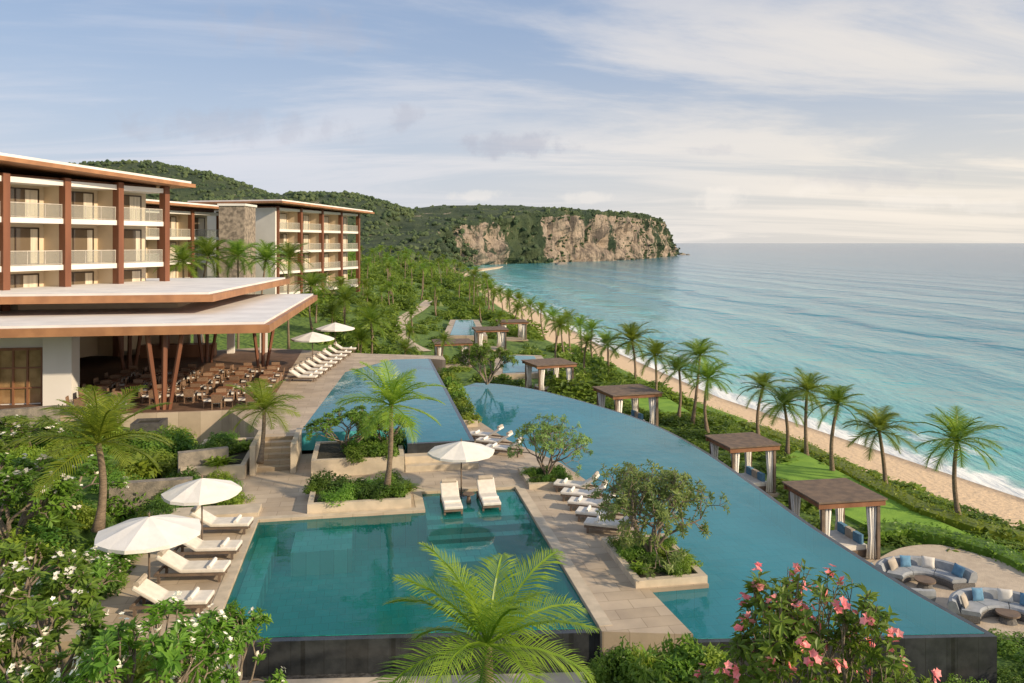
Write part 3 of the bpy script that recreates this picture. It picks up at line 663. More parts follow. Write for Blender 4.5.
while n<680 and k<9000:
    k+=1; Yd=69+(R.random()**1.8)*360; s_=R.uniform(11,15+Yd*.28); x_=xs(Yd)-s_; pxx=512+F*x_/Yd
    if pxx<160 or not free(x_,Yd): continue
    n+=1; sc=1+Yd/190
    if inside(vista,x_,Yd): under(V(x_,Yd,G(x_,Yd)-.1),R.uniform(.8,1.4),R.uniform(.5,1.05))
    else: under(V(x_,Yd,G(x_,Yd)-.1),R.uniform(.9,1.6)*sc,R.uniform(.6,1.3)*sc)
# ---------------------------------------------------------------- open crowned trees
def ftree(seed,depth,stems,h,rad,leafL,per,lm,fm=None,ffrac=0.,spread=.75,th=.09,fsz=.09,outw=.5,rise=.22,keep=1.):
    R.seed(seed); tb=MB(); tips=[]; segs=[]
    def grow(p_,d_,L,r,k):
        e_=p_+d_*L; mid=p_.lerp(e_,.5)+rv()*L*.06; segs.append(([p_,mid,e_],[r,r*.88,r*.76]))
        if k==0: tips.append((e_,d_)); return
        if k<=depth-2 and R.random()<.3: tips.append((mid,(d_+rv()).normalized()))
        for j in range(R.choice((2,2,3))):
            nd_=(d_+rv()*spread+V(0,0,rise)).normalized(); grow(e_,nd_,L*R.uniform(.68,.88),r*.68,k-1)
    for i in range(stems):
        a=2*math.pi*i/stems+R.uniform(-.4,.4); grow(V(math.cos(a)*.06,math.sin(a)*.06,0),V(math.cos(a)*outw,math.sin(a)*outw,1).normalized(),1.,1.,depth)
    hs=sorted(math.hypot(t[0].x,t[0].y) for t in tips); mx=hs[int(len(hs)*.9)]; mz=max(t[0].z for t in tips); sx,sz=(rad-.6*leafL)/mx,(h-.5*leafL)/mz
    f=lambda q:V(q.x*sx,q.y*sx,q.z*sz)
    for pp_,rr in segs: tb.tube([f(q) for q in pp_],[x_*th for x_ in rr],5,False)
    lb=MB(); fb_=MB()
    for e_,d_ in tips:
        if R.random()>keep: continue
        e_=f(e_); ax=(d_+V(0,0,.4)).normalized()
        for i in range(per):
            a=i*2.4+R.uniform(-.4,.4); o_=ax.orthogonal().normalized(); o_.rotate(Matrix.Rotation(a,3,ax)); d2=(o_+ax*R.uniform(-.25,.75)).normalized()
            lb.leaf(e_-ax*leafL*R.uniform(0,.8),d2,ax,leafL*R.uniform(.75,1.25),leafL*.38)
        if fm and R.random()<ffrac:
            c=e_+ax*leafL*.35
            for j in range(R.choice((3,4,5))):
                cc=c+rv()*fsz*1.1; nn_=(ax+rv()*.6).normalized(); o_=nn_.orthogonal().normalized()
                for t_ in range(5):
                    q=o_.copy(); q.rotate(Matrix.Rotation(t_*1.2566,3,nn_)); fb_.leaf(cc,(q+nn_*.35).normalized(),nn_,fsz,fsz*.75)
    rt=empty('flowering_tree' if fm else 'garden_tree'); tb.build('trunk',M['bark'],rt,smooth=True); lb.build('crown',lm,rt)
    if fm: fb_.build('blossoms',fm,rt)
    return Proto(rt)
t1=ftree(23,5,6,3.3,2.45,.19,9,M['L_grey'],spread=.95,th=.07,outw=.65,rise=.12)
t1.put(UV(9.5,26.1,.3),.4,'wide open crowned tree in the square planter on the curved pool','tree')
t1b=ftree(26,5,6,2.9,1.95,.15,9,M['L_grey'],spread=.95,th=.055,outw=.6,rise=.15)
t1b.put(UV(8.1,36,.3),2.1,'rounded grey green tree in the planter behind the walkway loungers','tree')
t1c=ftree(8,5,5,3.2,2.2,.22,11,M['L_mid'],spread=.8,th=.075,outw=.7)
t1c.put(P(487,384,.2),3.6,'dense rounded tree beside the far right side of the upper pool','tree')
t1c.put(UV(-.9,39.8,.85),1.,'spreading tree in the raised planter in front of the upper pool','tree',sc=(.95,.9,.66))
t1c.put(UV(.9,40.2,.85),4.,'smaller tree right of the spreading one in the raised planter','tree',sc=(.62,.62,.58))
t2=ftree(9,5,6,5.8,2.15,.27,8,M['L_mid'],M['pink'],.2,.85,.07,.105,outw=.8,rise=.16,keep=.68)
t2.put(V(6.2,17.0,-1.6),.6,'pink flowering tree in the foreground at the lower right','flowering tree')
t3=ftree(12,4,5,3.2,1.75,.23,14,M['L_mid'],M['petal'],.19,.75,.08,.065,outw=.6)
R.seed(77)
for i,(px,pt,Yd,zb,sc,l) in enumerate(((140,596,15.2,.6,1.,'white flowered bush filling the bottom left of the photo'),(222,606,17.6,.3,.74,'white flowered bush at the left corner of the front pool'),(40,606,15.5,.8,1.05,'white flowered bush at the bottom left corner'),(30,540,20.,.6,1.2,'white flowered bush at the left edge below the palm'),(10,448,27,.8,1.35,'white flowered bush at the left edge beside the palm'),(75,556,22,.6,.85,'small white flowered bush in front of the stone steps'),(60,482,31,.8,1.3,'white flowered bush behind the left palm'),(15,420,38,.8,1.5,'white flowered bush under the restaurant at the left edge'))):
    x_=(px-512)/F*Yd; zt=PY(px,pt,Yd).z; t3.put(V(x_,Yd,zb),i*1.3,l,'flowering bush',sc=(sc,sc,max(.6,(zt-zb)/3.2)))
# ---------------------------------------------------------------- shrubs near
R.seed(33)
GL='leafy shrub in the left garden below the restaurant'
n=0;k=0
stp=[(q.x,q.y) for q in uvp([(-16,23.3),(-8,23.3),(-8,26.),(-16,26.)])]
while n<84 and k<3000:
    k+=1; u_=R.uniform(-23,-8.9); v_=R.uniform(21,46); q=UV(u_,v_)
    if inside(stp,q.x,q.y) or 512+F*q.x/q.y<-30: continue
    n+=1; r=R.uniform(.75,1.45); bush(V(q.x,q.y,G(q.x,q.y)-.05),r,r*R.uniform(.8,1.25),R.choice(('dark','mid','light','mid','light','big','spiky')),GL,'shrubs in the left garden')
ED='shrub along the left edge of the lounger terrace'
for v_ in (26.6,27.4,28.3,29.2,30.1,31,31.9,32.8,33.9,34.8,35.8,36.8,37.8):
    q=UV(-8.35+R.uniform(-.2,.25),v_,.08); r=R.uniform(.6,.85); bush(q,r,r*R.uniform(.9,1.3),R.choice(('dark','mid','light','big','spiky')),ED,'shrubs along the lounger terrace')
for u_,v_ in ((-7.3,34.8),(-6.4,35.2),(-5.5,34.9),(-7.,36.2),(-6.,36.6),(-7.6,37.6),(-6.6,37.9)):
    r=R.uniform(.6,.8); bush(UV(u_,v_,.08),r,r*R.uniform(.8,1.1),R.choice(('dark','mid','light','big')),'shrub behind the low wall above the left loungers','shrubs behind the low wall')
n=0
while n<28:
    u_=R.uniform(-13,-4.7); v_=R.uniform(14.5,23.0); q=UV(u_,v_)
    if inside(stp,q.x,q.y): continue
    n+=1; r=R.uniform(.7,1.1); bush(V(q.x,q.y,G(q.x,q.y)-.1+.03*(23-v_)),r,r*R.uniform(1.,1.6),R.choice(('mid','mid','light','light','big')),'shrub filling the bottom left corner under the white flowered bushes','shrubs in the bottom left corner')
for i in range(12): bush(UV(min(1.5,-2.+.32*i),R.uniform(33.4,35.6),.4),R.uniform(.6,.85),R.uniform(.6,.95),R.choice(('mid','dark','spiky')),'leafy shrub in the low planter behind the front pool','shrubs in the low pool planter')
for i in range(10): bush(UV(R.uniform(-2.2,1.4),R.uniform(38.6,41.4),.8),R.uniform(.6,.95),R.uniform(.6,1.),R.choice(('mid','dark')),'dark shrub in the raised planter before the upper pool','shrubs in the raised planter')
for i in range(12): bush(UV(8.75+.55*(i%4),24.6+1.0*(i//4)+R.uniform(0,.6),.27),R.uniform(.45,.6),R.uniform(.4,.6),R.choice(('mid','dark','light','spiky')),'low shrub in the square planter under the open crowned tree','shrubs in the square planter')
for i in range(8): bush(UV(7.4+.45*(i%4),35.1+1.2*(i//4),.27),R.uniform(.4,.55),R.uniform(.35,.55),R.choice(('mid','dark')),'low shrub in the planter under the rounded grey green tree','shrubs in the walkway planter')
for i in range(16): bush(UV(5.9,47.4+1.05*i,.4),R.uniform(.55,.8),R.uniform(.6,1.1),R.choice(('mid','light','dark')),'shrub in the long planter along the upper pool side wall','shrubs in the long planter',far=True)
for i in range(10): bush(UV(R.uniform(-8.2,-5.8),R.uniform(38.8,43.8),.65),R.uniform(.6,.95),R.uniform(.5,1.1),R.choice(('mid','light','dark','spiky')),'shrub in the planter around the short palm by the steps','shrubs in the steps planter')
FB='leafy shrub in the foreground bed below the pool walls'; FG='shrubs in the foreground bed'
for i in range(18):
    q=UV(R.uniform(5.6,9.3),R.uniform(17.6,19.8)); r=R.uniform(.5,.75); bush(V(q.x,q.y,-.5),r,r*R.uniform(.9,1.5),R.choice(('mid','dark','light','big','spiky')),FB,FG)
for i in range(12):
    q=UV(6.1+.27*i,R.uniform(19.9,20.4)); r=R.uniform(.5,.7); bush(V(q.x,q.y,-.5),r,R.uniform(.75,1.15),R.choice(('mid','light','big','mid','spiky')),FB,FG)
for i in range(24):
    q=UV(R.uniform(9.6,20),R.uniform(17.4,19.3)); r=R.uniform(.5,.8); bush(V(q.x,q.y,-1.5),r,r*R.uniform(1.1,1.8),R.choice(('mid','dark','light','mid','spiky')),FB,FG)
for i in range(10):
    q=UV(R.uniform(-2.5,5.5),R.uniform(19.,20.6)); r=R.uniform(.4,.6); bush(V(q.x,q.y,-.7),r,r,R.choice(('mid','spiky','light')),FB,FG)
gaz=[(833,553,.84),(742,490,.80),(627,427,1.05),(549,392,1.05)]
gp=[P(a,b_,-2.3) for a,b_,_ in gaz]
def nearg(x,y): return any((x-q.x)**2+(y-q.y)**2<2.6**2 for q in gp)
def wallx(y):
    return min(curve,key=lambda q:abs(q.y-y)).x
zl=[pz(L1,-2.2),pz(L2,-2.2)]
cand=[];k=0
while len(cand)<420 and k<12000:
    k+=1; Yd=R.uniform(22,74); x0=wallx(Yd)+.8 if Yd<61 else 1.; x1=xs(Yd)-10.3; x_=R.uniform(x0,x1)
    if nearg(x_,Yd) or inside(patio,x_,Yd) or any(inside(zn,x_,Yd) for zn in zl) or not free(x_,Yd): continue
    cand.append((Yd,x_))
cand.sort()
for i,(Yd,x_) in enumerate(cand):
    r=R.uniform(.5,.9)
    if i<45: bush(V(x_,Yd,G(x_,Yd)-.05),r*1.15,r*R.uniform(.6,1.),R.choice(('dark','mid','mid','light','spiky')),'low shrub in the planted strip between the infinity pool and the beach','shrubs between pool and beach')
    else: under(V(x_,Yd,G(x_,Yd)-.05),r*1.3,r*R.uniform(.5,.9))
o=UG.build('garden_undergrowth',M['L_mix']); tag(o,'mass of green shrubs filling the far gardens and the strip along the beach','shrubs',kind='stuff')
def hedge(pts,w_,h_,label,mt='L_mid',n=60):
    R.seed(len(label)); o=pts[0]; b=MB()
    for a,c in zip(pts,pts[1:]):
        d_=c-a; L=d_.length; fw=d_.normalized(); sd_=V(-fw.y,fw.x,0).normalized()
        core=[a+sd_*w_*.42,a-sd_*w_*.42,c-sd_*w_*.42,c+sd_*w_*.42]
        b.hexa([q+V(0,0,-.2) for q in core][::-1],[q+V(0,0,h_*.9) for q in core][::-1])
        for i in range(int(n*L)):
            t=R.random(); fc=R.random()
            if fc<.5: q=a+d_*t+sd_*R.uniform(-.5,.5)*w_+V(0,0,h_*R.uniform(.92,1.08)); nm=V(0,0,1)
            else:
                sg=R.choice((-1,1)); q=a+d_*t+sd_*sg*w_*R.uniform(.46,.56)+V(0,0,R.uniform(0,h_)); nm=sd_*sg
            nm=(nm+rv()*.7).normalized(); c_=nm.cross(rv()); e_=c_.normalized() if c_.length>.1 else V(1,0,0); b.leaf(q,e_,nm,R.uniform(.1,.22),.11)
    ob=b.build('hedge',M[mt],o=tuple(o)); ob.location=o; tag(ob,label,'hedge')
def hp(l): return [PG(a,b_) for a,b_ in l]
hedge(hp(((872,540),(905,537),(950,546),(1000,562),(1050,585))),1.2,.6,'clipped hedge curving around the stone patio at the right','L_mid',95)
hedge(hp(((1040,551),(985,540),(925,520),(868,490),(803,453),(747,430))),1.2,.7,'long hedge along the sand behind the nearest palms','L_light',70)
hedge(hp(((742,428),(690,409),(640,386),(600,366),(570,348))),1.2,.7,'long hedge along the sand farther away behind the third cabana','L_light',40)
# ---------------------------------------------------------------- furniture
def mk_lounger():
    r=empty('sun_lounger'); b=MB()
    for sy in (-.3,.3): b.box(-.98,.98,sy-.03,sy+.03,.20,.27)
    b.box(-.98,-.92,-.27,.27,.20,.27); b.box(.92,.98,-.27,.27,.20,.27); b.build('frame',M['greywood'],r)
    for sx in (-.85,.85):
        for sy in (-.3,.3): MB().box(sx-.035,sx+.035,sy-.034,sy+.034,0,.2).build('leg',M['greywood'],r)
    pr=[(1.0,.28),(-.25,.28),(-.95,.72)]; up=[(1.0,.40),(-.21,.40),(-.89,.83)]
    b=MB(); vs=[];n=len(pr)
    for sy in (-.33,.33): vs+=[(a,sy,c) for a,c in pr]+[(a,sy,c) for a,c in up]
    o=2*n; fs=[]
    for i in range(n-1): fs+=[(n+i,n+i+1,o+n+i+1,o+n+i),(i,o+i,o+i+1,i+1),(i,i+1,n+i+1,n+i),(o+i,o+n+i,o+n+i+1,o+i+1)]
    fs+=[(0,n,o+n,o),(n-1,o+n-1,o+2*n-1,2*n-1)]; b.add(vs,fs); mo=b.build('mattress',M['cushion'],r)
    md=mo.modifiers.new('soft_edges','BEVEL'); md.width=.035; md.segments=2
    MB().tube([V(-.83,-.27,.84),V(-.83,.27,.84)],[.085,.085],8).build('pillow',M['taupe'],r)
    MB().tube([V(.55,-.3,.44),V(.55,.3,.44)],[.06,.06],8).build('rolled_towel',M['fabric'],r)
    return Proto(r)
LG=mk_lounger()
def mk_umb():
    r=empty('parasol'); MB().tube([V(0,0,0),V(0,0,2.68)],[.035,.03],8).build('pole',M['greywood'],r)
    MB().lathe([(0,.09),(.28,.09),(.3,.0)],16).build('base',M['darkstone'],r)
    b=MB(); n=8; vs=[(0,0,2.7)]
    for rr,zz_ in ((.8,2.47),(1.6,2.22),(1.6,2.11)):
        for k in range(n*2):
            t=2*math.pi*k/(n*2); f=1 if k%2==0 else .95; g_=0 if k%2==0 else -.025; vs.append((rr*f*math.cos(t),rr*f*math.sin(t),zz_+g_))
    m_=n*2; fs=[(0,1+k,1+(k+1)%m_) for k in range(m_)]
    for a in range(2): fs+=[(1+a*m_+k,1+(a+1)*m_+k,1+(a+1)*m_+(k+1)%m_,1+a*m_+(k+1)%m_) for k in range(m_)]
    b.add(vs,fs); cp=b.build('canopy',M['fabric'],r); MB().lathe([(0,.13),(.03,.1),(.03,.0),(.05,-.03)],8,(0,0,2.7)).build('finial',M['greywood'],cp)
    for k in range(8):
        t=2*math.pi*k/8; c_,s_=math.cos(t),math.sin(t); MB().tube([V(.05*c_,.05*s_,2.64),V(.8*c_,.8*s_,2.44),V(1.58*c_,1.58*s_,2.19)],[.012]*3,4).build('rib',M['greywood'],r)
    return Proto(r)
UM=mk_umb()
def mk_table():
    r=empty('side_table'); MB().lathe([(0,.45),(.25,.45),(.25,.41),(0,.41)],14).build('top',M['greywood'],r); MB().tube([V(0,0,0),V(0,0,.42)],[.12,.05],8).build('base',M['greywood'],r); return Proto(r)
ST=mk_table()
D0=.122
UM.put(UV(-6.55,25.9,D0),0,'white parasol nearest the camera beside the left loungers','parasol',sc=(.97,.97,.95))
UM.put(UV(-5.8,29.9,D0),.3,'white parasol second from the camera among the left loungers','parasol',sc=(.84,.84,.94))
UM.put(UV(4.0,34.7,-.06),.2,'white parasol over the two loungers at the back of the front pool','parasol',sc=(.92,.92,.9))
UM.put(P(330,358,1.2)+V(0,2,0),.2,'white parasol left of the upper pool, farther of the two','parasol',sc=1.05)
UM.put(P(306,372,1.2)+V(0,2,0),.1,'white parasol left of the upper pool, nearer the restaurant columns','parasol',sc=1.05)
for i,(u_,v_) in enumerate(((-5.45,31.6),(-5.5,29.2),(-5.6,27.4),(-5.7,25.1))):
    LG.put(UV(u_,v_,D0),TH-.12,('lounger farthest from the camera in the row left of the front pool','lounger under the second parasol left of the front pool','lounger just behind the nearest parasol left of the front pool','lounger nearest the camera beside the flowering bush')[i],'sun lounger','loungers left of the front pool',sc=(1.12,1.15,1.08))
ST.put(UV(-6.3,28.3,D0),0,'round side table between the middle loungers left of the front pool','side table')
for i,(u_,v_) in enumerate(((3.4,33.2),(5.0,33.4))):
    LG.put(UV(u_,v_,-.06),TH-math.pi/2,('left lounger of the pair standing in the shallow end of the front pool','right lounger of the pair standing in the shallow end of the front pool')[i],'sun lounger','loungers in the shallow end',sc=(1.05,1.15,1.1))
ST.put(UV(4.2,33.7,-.06),0,'round side table between the pair of loungers in the shallow end','side table')
for i in range(5):
    LG.put(UV(9.0,28.9+1.25*i,D0),TH+2.65,('nearest lounger','second lounger','middle lounger','fourth lounger','farthest lounger')[i]+' from the camera in the row behind the square planter','sun lounger','loungers behind the square planter')
for i in range(3):
    LG.put(UV(6.9-.25*i,40.6+1.5*i,D0),TH+2.6,('nearest','middle','farthest')[i]+' lounger of three between the upper pool wall and the curved pool','sun lounger','loungers beside the upper pool wall')
OR9=('nearest lounger','second lounger','third lounger','fourth lounger','middle lounger','sixth lounger','seventh lounger','eighth lounger','farthest lounger')
for i in range(9):
    a=(303+5.2*i,381-3.6*i); q=P(a[0],a[1],1.2); LG.put(q,TH-.2,OR9[i]+' from the camera in the long row left of the upper pool','sun lounger','loungers left of the upper pool')
def mk_gaz():
    r=empty('cabana'); MB().box(-1.75,1.75,-1.75,1.75,0,.16).build('platform',M['stone'],r)
    for sx in (-1.5,1.5):
        for sy in (-1.5,1.5):
            MB().box(sx-.08,sx+.08,sy-.08,sy+.08,.16,2.45).build('post',M['greywood'],r)
            b=MB(); k=7; cx,cy=sx*.84,sy*.93
            for j in range(k): b.tube([V(cx+(j-3)*.085,cy+.04*(-1)**j,.2),V(cx+(j-3)*.05,cy+.03*(-1)**j,1.1),V(cx+(j-3)*.09,cy+.04*(-1)**j,2.42)],[.06,.045,.06],6)
            b.build('curtain',M['fabric'],r,smooth=True)
    b=MB()
    for s_ in (-1.62,1.62): b.box(-1.8,1.8,s_-.06,s_+.06,2.45,2.68); b.box(s_-.06,s_+.06,-1.56,1.56,2.45,2.68)
    b.build('roof_frame',M['wood'],r)
    b=MB()
    for i in range(23): y_=-1.72+i*.156; b.box(-1.85,1.85,y_-.055,y_+.055,2.69,2.76)
    b.build('roof_slats',M['greywood'],r)
    return Proto(r)
GZ=mk_gaz()
def mk_bed():
    r=empty('daybed'); MB().box(-1.1,1.1,-1.,1.,0,.3).build('base',M['greywood'],r); MB().box(-1.05,1.05,-.95,.95,.301,.5).build('mattress',M['cushion'],r)
    for i,(y_,k) in enumerate(((-.6,'blue'),(0,'taupe'),(.6,'blue'))): MB().box(.75,.95,y_-.25,y_+.25,.505,.9).build('pillow',M[k],r)
    return Proto(r)
BD=mk_bed()
gl=('nearest slatted timber cabana with white curtains right of the infinity pool','second slatted timber cabana with white curtains, midway along the curved pool edge','third slatted timber cabana along the curved pool edge, beyond the second','small cabana with white curtains at the far end of the curved pool')
for i,q in enumerate(gp):
    s_=gaz[i][2]; z0=G(q.x,q.y)+.02; GZ.put(V(q.x,q.y,z0),TH+.06*i,gl[i],'cabana','cabanas along the infinity pool',sc=(s_,s_,1.))
    BD.put(V(q.x,q.y,z0+.165),TH+.06*i,('white daybed inside the nearest cabana','white daybed inside the second cabana','white daybed inside the third cabana','white daybed inside the small far cabana')[i],'daybed','daybeds in the cabanas',sc=(.95,.95,1))
for px,py,l in ((452,366,'cabana at the right edge of the upper pool far end'),(512,340,'distant cabana roof beside the far garden pool'),(490,350,'distant cabana between the two far garden pools')):
    q=PG(px,py); GZ.put(q+V(0,0,.05),TH,l,'cabana',sc=(1.1,1.1,.95))
def sweep(b,prof,a0,a1,n=22):
    m_=len(prof); vs=[]; fs=[]
    for i in range(n+1):
        t=a0+(a1-a0)*i/n
        for r,z_ in prof: vs.append((r*math.cos(t),r*math.sin(t),z_))
    for i in range(n):
        for k in range(m_): fs.append((i*m_+k,i*m_+(k+1)%m_,(i+1)*m_+(k+1)%m_,(i+1)*m_+k))
    fs+=[tuple(range(m_)),tuple(range(n*m_+m_-1,n*m_-1,-1))]; b.add(vs,fs)
def mk_sofa():
    r=empty('round_sofa'); a0,a1=-1.25,1.25
    b=MB(); sweep(b,[(1.0,.03),(1.9,.03),(1.93,.2),(1.9,.27),(1.0,.27),(.97,.2)],a0,a1); b.build('base',M['wicker'],r,smooth=False)
    for k in range(3):
        c0=a0+.03+k*.823; b=MB(); sweep(b,[(.97,.28),(1.58,.28),(1.6,.36),(1.56,.43),(1.0,.43),(.95,.36)],c0,c0+.80,10); b.build('seat',M['greyfab'],r)
    b=MB(); sweep(b,[(1.62,.281),(1.96,.281),(2.03,.5),(1.99,.68),(1.88,.72),(1.76,.68),(1.68,.45)],a0,a1); b.build('backrest',M['greyfab'],r,smooth=False)
    return Proto(r)
SF=mk_sofa()
def mk_cush(k):
    n=8; vs=[];fs=[]
    for i in range(n+1):
        for j in range(n+1):
            x_=-1+2*i/n; z_=-1+2*j/n; bl=(1-x_**4)*(1-z_**4); vs.append(V(x_*.24*(1-.06*(1-abs(z_))),.09*bl**.6,z_*.22*(1-.06*(1-abs(x_)))))
    m_=len(vs); vs+=[V(q.x,-q.y,q.z) for q in vs]
    for i in range(n):
        for j in range(n): a=i*(n+1)+j; fs+=[(a,a+1,a+n+2,a+n+1),(m_+a,m_+a+n+1,m_+a+n+2,m_+a+1)]
    b=MB(); b.add(vs,fs); return b.mesh('cushion',M[k],True)
CM={k:mk_cush(k) for k in ('blue','cushion','taupe')}
for si,(px,py,rz,pos) in enumerate(((930,592,1.35,'left round sofa'),(908,590,3.6,'small side of the left seating group'),(1012,630,1.5,'right round sofa'))):
    q=P(px,py,-2.148); SF.put(q,rz,('grey curved lounge sofa at the back of the left seating group on the patio','grey curved lounge sofa facing it at the left end of the patio','grey curved lounge sofa at the right edge of the patio')[si],'sofa','curved sofas on the patio',sc=(.8,.8,.95) if si==1 else .95)
    for j in range(4 if si!=1 else 2):
        kk=('blue','cushion','blue','taupe')[j]; f_=.8 if si==1 else .95
        a=rz-.9+.6*j+R.uniform(-.1,.1); o=bpy.data.objects.new('throw_cushion',CM[kk]); COL.objects.link(o)
        o.location=q+V(1.5*f_*math.cos(a),1.5*f_*math.sin(a),.60); o.rotation_euler=(-.35,R.uniform(-.15,.15),a-math.pi/2)
        tag(o,('%s cushion on the %s, %s from its right end'%(('blue','off white','blue','taupe')[j],('back left sofa','small left end sofa','right edge sofa')[si],('first','second','third','fourth')[j])),'cushion','cushions on the curved sofas')
for px,py,l in ((925,588,'low round table inside the left sofa group'),(1008,622,'low round table by the right edge sofa')):
    q=P(px,py,-2.148); r=empty('coffee_table',q,0,l,'table'); MB().lathe([(0,.34),(.38,.34),(.38,.28),(0,.28)],18).build('top',M['greywood'],r); MB().tube([V(0,0,0),V(0,0,.29)],[.3,.2],10).build('base',M['wicker'],r)
# ---------------------------------------------------------------- hotels
def hotel(label,org,ang,x0,x1,bays,D,zs,za,zb,over=1.8,endwall=True):
    rt=empty('hotel_building',org,ang,label,'hotel'); B=org[2]
    z=lambda a:a-B
    MB().box(x0,x1,1.9,D,0,z(zs[-1])).build('wall',M['cream'],rt)
    if endwall: MB().box(x0-.35,x0-.003,-.2,D,0,z(zs[-1])).build('end_wall',M['white'],rt)
    bw=(x1-x0)/bays
    for i in range(bays+1): MB().box(x0+i*bw-.25+(.255 if i==0 else 0),x0+i*bw+.25,-.55,.1,0,z(zs[-1])+.2).build('column',M['woodred'],rt)
    for i in range(1,bays): MB().box(x0+i*bw-.1,x0+i*bw+.1,.1,1.897,0,z(zs[-1])).build('partition',M['cream'],rt)
    for k in range(len(zs)):
        s_=zs[k]; b=MB(); b.box(x0+.01,x1-.01,-.35,1.895,z(s_)-.38,z(s_)-.001 if k<len(zs)-1 else z(s_)); b.build('balcony_slab',M['white'],rt)
        if k==len(zs)-1: break
        for i in range(bays):
            a=x0+i*bw+.29; c=x0+(i+1)*bw-.29
            b=MB(); b.box(a,c,-.30,-.24,z(s_)+1.0,z(s_)+1.06); b.box(a,c,-.29,-.25,z(s_)+.05,z(s_)+.09)
            for j in range(4): xx=a+(c-a)*j/3; b.box(min(xx,c-.04),min(xx,c-.04)+.04,-.29,-.25,z(s_),z(s_)+1.)
            rl=b.build('railing',M['rail'],rt); MB().box(a+.05,c-.05,-.275,-.265,z(s_)+.1,z(s_)+.98).build('glass_panel',M['rglass'],rl)
            h_=zs[k+1]-s_-.38; a+=.25; c-=.25; b=MB()
            wb=z(s_)+.02; wt=z(s_)+h_*.88
            for xx in (a,a+(c-a)*.48,c-.09): b.box(xx,xx+.09,1.80,1.88,wb,wt)
            b.box(a,c,1.803,1.882,wt,wt+.09); wf=b.build('balcony_door',M['frame'],rt)
            MB().box(a+.05,c-.05,1.85,1.893,wb,wt).build('pane',M['glass'],wf)
            MB().box(a+.1,a+(c-a)*R.uniform(.15,.35),1.82,1.846,wb,wt-.03).build('curtain',M['curtain'],wf); MB().box(c-(c-a)*R.uniform(.15,.35),c-.12,1.82,1.846,wb,wt-.03).build('curtain',M['curtain'],wf)
    xa,xb=x0-over,x1+over; ya,yb=-over-.3,D+1
    b=MB(); b.hexa([V(xa,ya,z(za)),V(xb,ya,z(zb)),V(xb,yb,z(zb)),V(xa,yb,z(za))],[V(xa,ya,z(za)+.3),V(xb,ya,z(zb)+.3),V(xb,yb,z(zb)+.3),V(xa,yb,z(za)+.3)])
    b.build('roof',M['soffit'],rt)
    b=MB(); e=.25; b.hexa([V(xa+e,ya+e,z(za)+.302),V(xb-e,ya+e,z(zb)+.302),V(xb-e,yb-e,z(zb)+.302),V(xa+e,yb-e,z(za)+.302)],[V(xa+e,ya+e,z(za)+.52),V(xb-e,ya+e,z(zb)+.52),V(xb-e,yb-e,z(zb)+.52),V(xa+e,yb-e,z(za)+.52)]); b.build('roof_cap',M['roofw'],rt)
    MB().box(x0+.1,x1-.1,.6,D,z(zs[-1]),z(min(za,zb))+.1).build('parapet',M['wood'],rt)
    return rt
hotel('nearest timber and cream hotel wing with three bays of balconies at the left edge',(-29.7,68,2),math.atan2(.92,.38),-23.5,0,5,13,[6.0,9.4,12.8,15.6],16.9,15.75,1.7,endwall=False)
hotel('far hotel wing with a white end wall and three storeys of balconies',(-35.5,120,2),math.atan2(27,7),0,27.9,4,13,[3.4,6.7,9.9,13.1,16.3],16.9,16.4,2.2)
p2=PY(218,230,112)
hotel('middle hotel wing partly hidden behind the nearest one',(p2.x,p2.y,2),math.atan2(.93,.36),-16,0,3,12,[5.4,8.6,11.8,15.2],15.9,15.6,1.8,endwall=False)
q=PY(233,230,106); r=empty('tower',(q.x,q.y,2),0,'square stone clad stair tower between two hotel wings','tower'); MB().box(-1.7,1.7,-.5,4,0,13.9).build('cladding',mat('stone_cladding',(.40,.33,.26),(.15,.125,.1),2.2,.9,.8),r); MB().box(-1.85,1.85,-.65,4.2,13.9,14.2).build('coping',M['white'],r)
# ---------------------------------------------------------------- restaurant pavilion
O=UV(-17,60,1.2); rp_=empty('restaurant_pavilion',O,0,'open sided restaurant pavilion with layered flat roofs and slanted timber columns','pavilion')
def part(name,b,mt,par=rp_,sm=False): return b.build(name,M[mt],par,o=tuple(O) ,smooth=sm)
part('floor',MB().uvbox(-31,-5.9,49.2,76,1.0,1.215),'deckwood')
def slab(poly,z0,zm,z1,e=.35):
    rf=part('roof',MB().prism(uvp(poly),z0,zm),'soffit'); part('roof_cap',MB().prism(offs(uvp(poly),e),zm+.002,z1),'roofw',rf); return rf
slab([(-31,48.8),(-5.7,48.8),(-4.6,76),(-31,76)],5.72,6.2,6.34)
slab([(-31,55),(-10,55),(-7.3,78.5),(-31,78.5)],7.15,7.62,7.76)
part('clerestory_wall',MB().uvbox(-30.5,-13.5,61,75.5,6.34,7.16),'cream')
def strut(u0,v0,u1,v1,rr=.15): part('column',MB().tube([UV(u0,v0,1.2),UV(u1,v1,5.74)],[rr*.8,rr],6),'woodred')
for u_,v_ in ((-11.8,49.9),(-8.2,66),(-17.3,63),(-13.,69)):
    strut(u_-.35,v_,u_-.85,v_-.3); strut(u_,v_,u_,v_+.2,.17); strut(u_+.3,v_,u_+1.05,v_-.2)
part('pillar',MB().uvbox(-19.2,-17.6,52.2,53.6,1.2,5.73),'white')
part('wall',MB().uvbox(-31,-19.22,53.0,53.5,1.2,5.73),'white'); part('wall',MB().uvbox(-31,-15.5,74.6,75,1.2,5.73),'cream')
part('counter',MB().uvbox(-19,-13,72.2,73.4,1.2,2.3),'wood')
for a,c in ((-14.8,74.5),(-12,74.5),(-9.2,74.5)): part('pillar',MB().uvbox(a-.3,a+.3,c-.3,c+.3,1.2,5.73),'white')
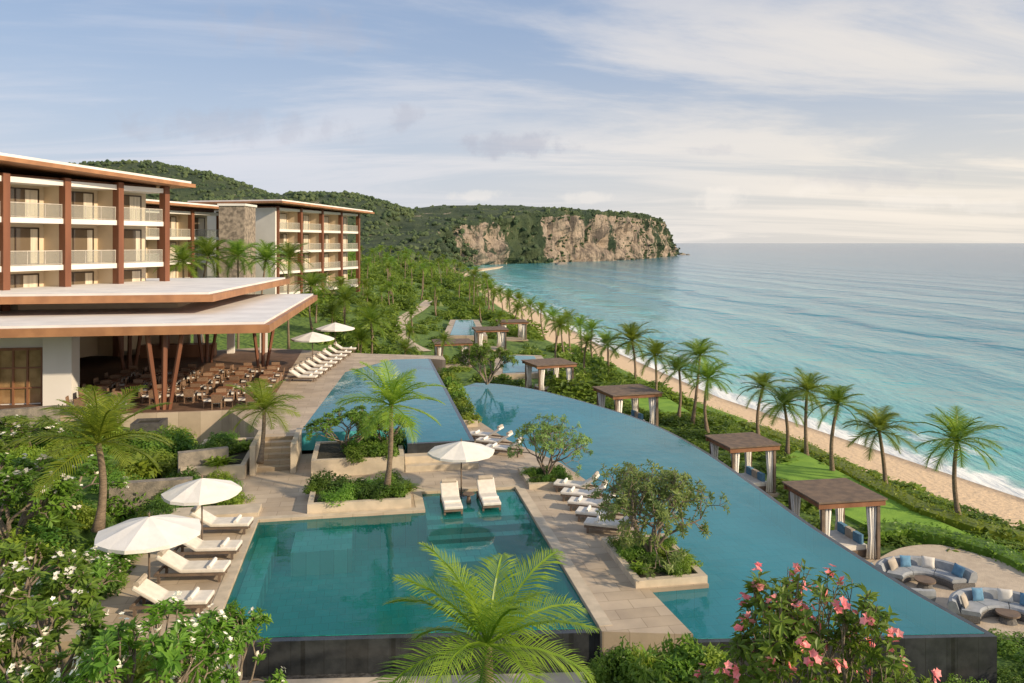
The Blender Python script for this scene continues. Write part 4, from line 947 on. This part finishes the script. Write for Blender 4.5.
for i in range(4):
    u0=-30.2+2.75*i; b=MB()
    for a in (u0,u0+.8,u0+1.6,u0+2.4): b.uvbox(a,a+.1,52.85,52.995,1.22,4.5)
    b.uvbox(u0,u0+2.5,52.853,52.993,4.5,4.66); b.uvbox(u0,u0+2.5,52.853,52.993,3.4,3.48); b.uvbox(u0,u0+2.5,52.853,52.993,2.2,2.27)
    wf=part('door',b,'wood'); part('pane',MB().uvbox(u0+.05,u0+2.45,52.95,52.992,1.3,4.55),'glowpane',wf)
def mk_chair():
    r=empty('dining_chair'); MB().box(-.26,.26,-.25,.25,.36,.48).build('seat',M['cushion'],r)
    b=MB(); b.hexa([V(-.29,.24,.4),V(.29,.24,.4),V(.29,.31,.4),V(-.29,.31,.4)],[V(-.29,.31,.9),V(.29,.31,.9),V(.29,.37,.9),V(-.29,.37,.9)]); b.build('backrest',M['rattan'],r)
    for s_ in (-.29,.29): MB().box(s_-.03,s_+.03,-.25,.26,.6,.65).build('armrest',M['rattan'],r)
    for sx in (-.25,.25):
        for sy in (-.23,.23): MB().box(sx-.03,sx+.03,sy-.03,sy+.03,0,.36).build('leg',M['rattan'],r)
    return Proto(r)
CH=mk_chair()
def mk_dt():
    r=empty('dining_table'); MB().box(-.45,.45,-.45,.45,.71,.76).build('top',M['wood'],r); MB().tube([V(0,0,.02),V(0,0,.71)],[.06,.05],8).build('pedestal',M['metal'],r); MB().lathe([(0,.04),(.3,.04),(.32,0)],12).build('base',M['metal'],r); return Proto(r)
DT=mk_dt()
ord_=('first','second','third','fourth','fifth','sixth')
for a in range(6):
    for c in range(6):
        u_=-16.7+1.98*a; v_=50.2+2.15*c
        if u_<-16 and v_<54.5: u_+=.5
        if c==0 and abs(u_+11.6)<1.2: continue
        q=UV(u_,v_,1.216); DT.put(q,TH,'square restaurant table, %s row from the front, %s from the left'%(ord_[c],ord_[a]),'dining table','restaurant tables')
        for d_ in (0,1,2,3):
            if R.random()<.18: continue
            t=TH+d_*math.pi/2; CH.put(q+V(-math.sin(t)*.62,math.cos(t)*.62,0),t+R.uniform(-.15,.15),'brown rattan dining chair at a table in the open restaurant','dining chair','restaurant chairs')
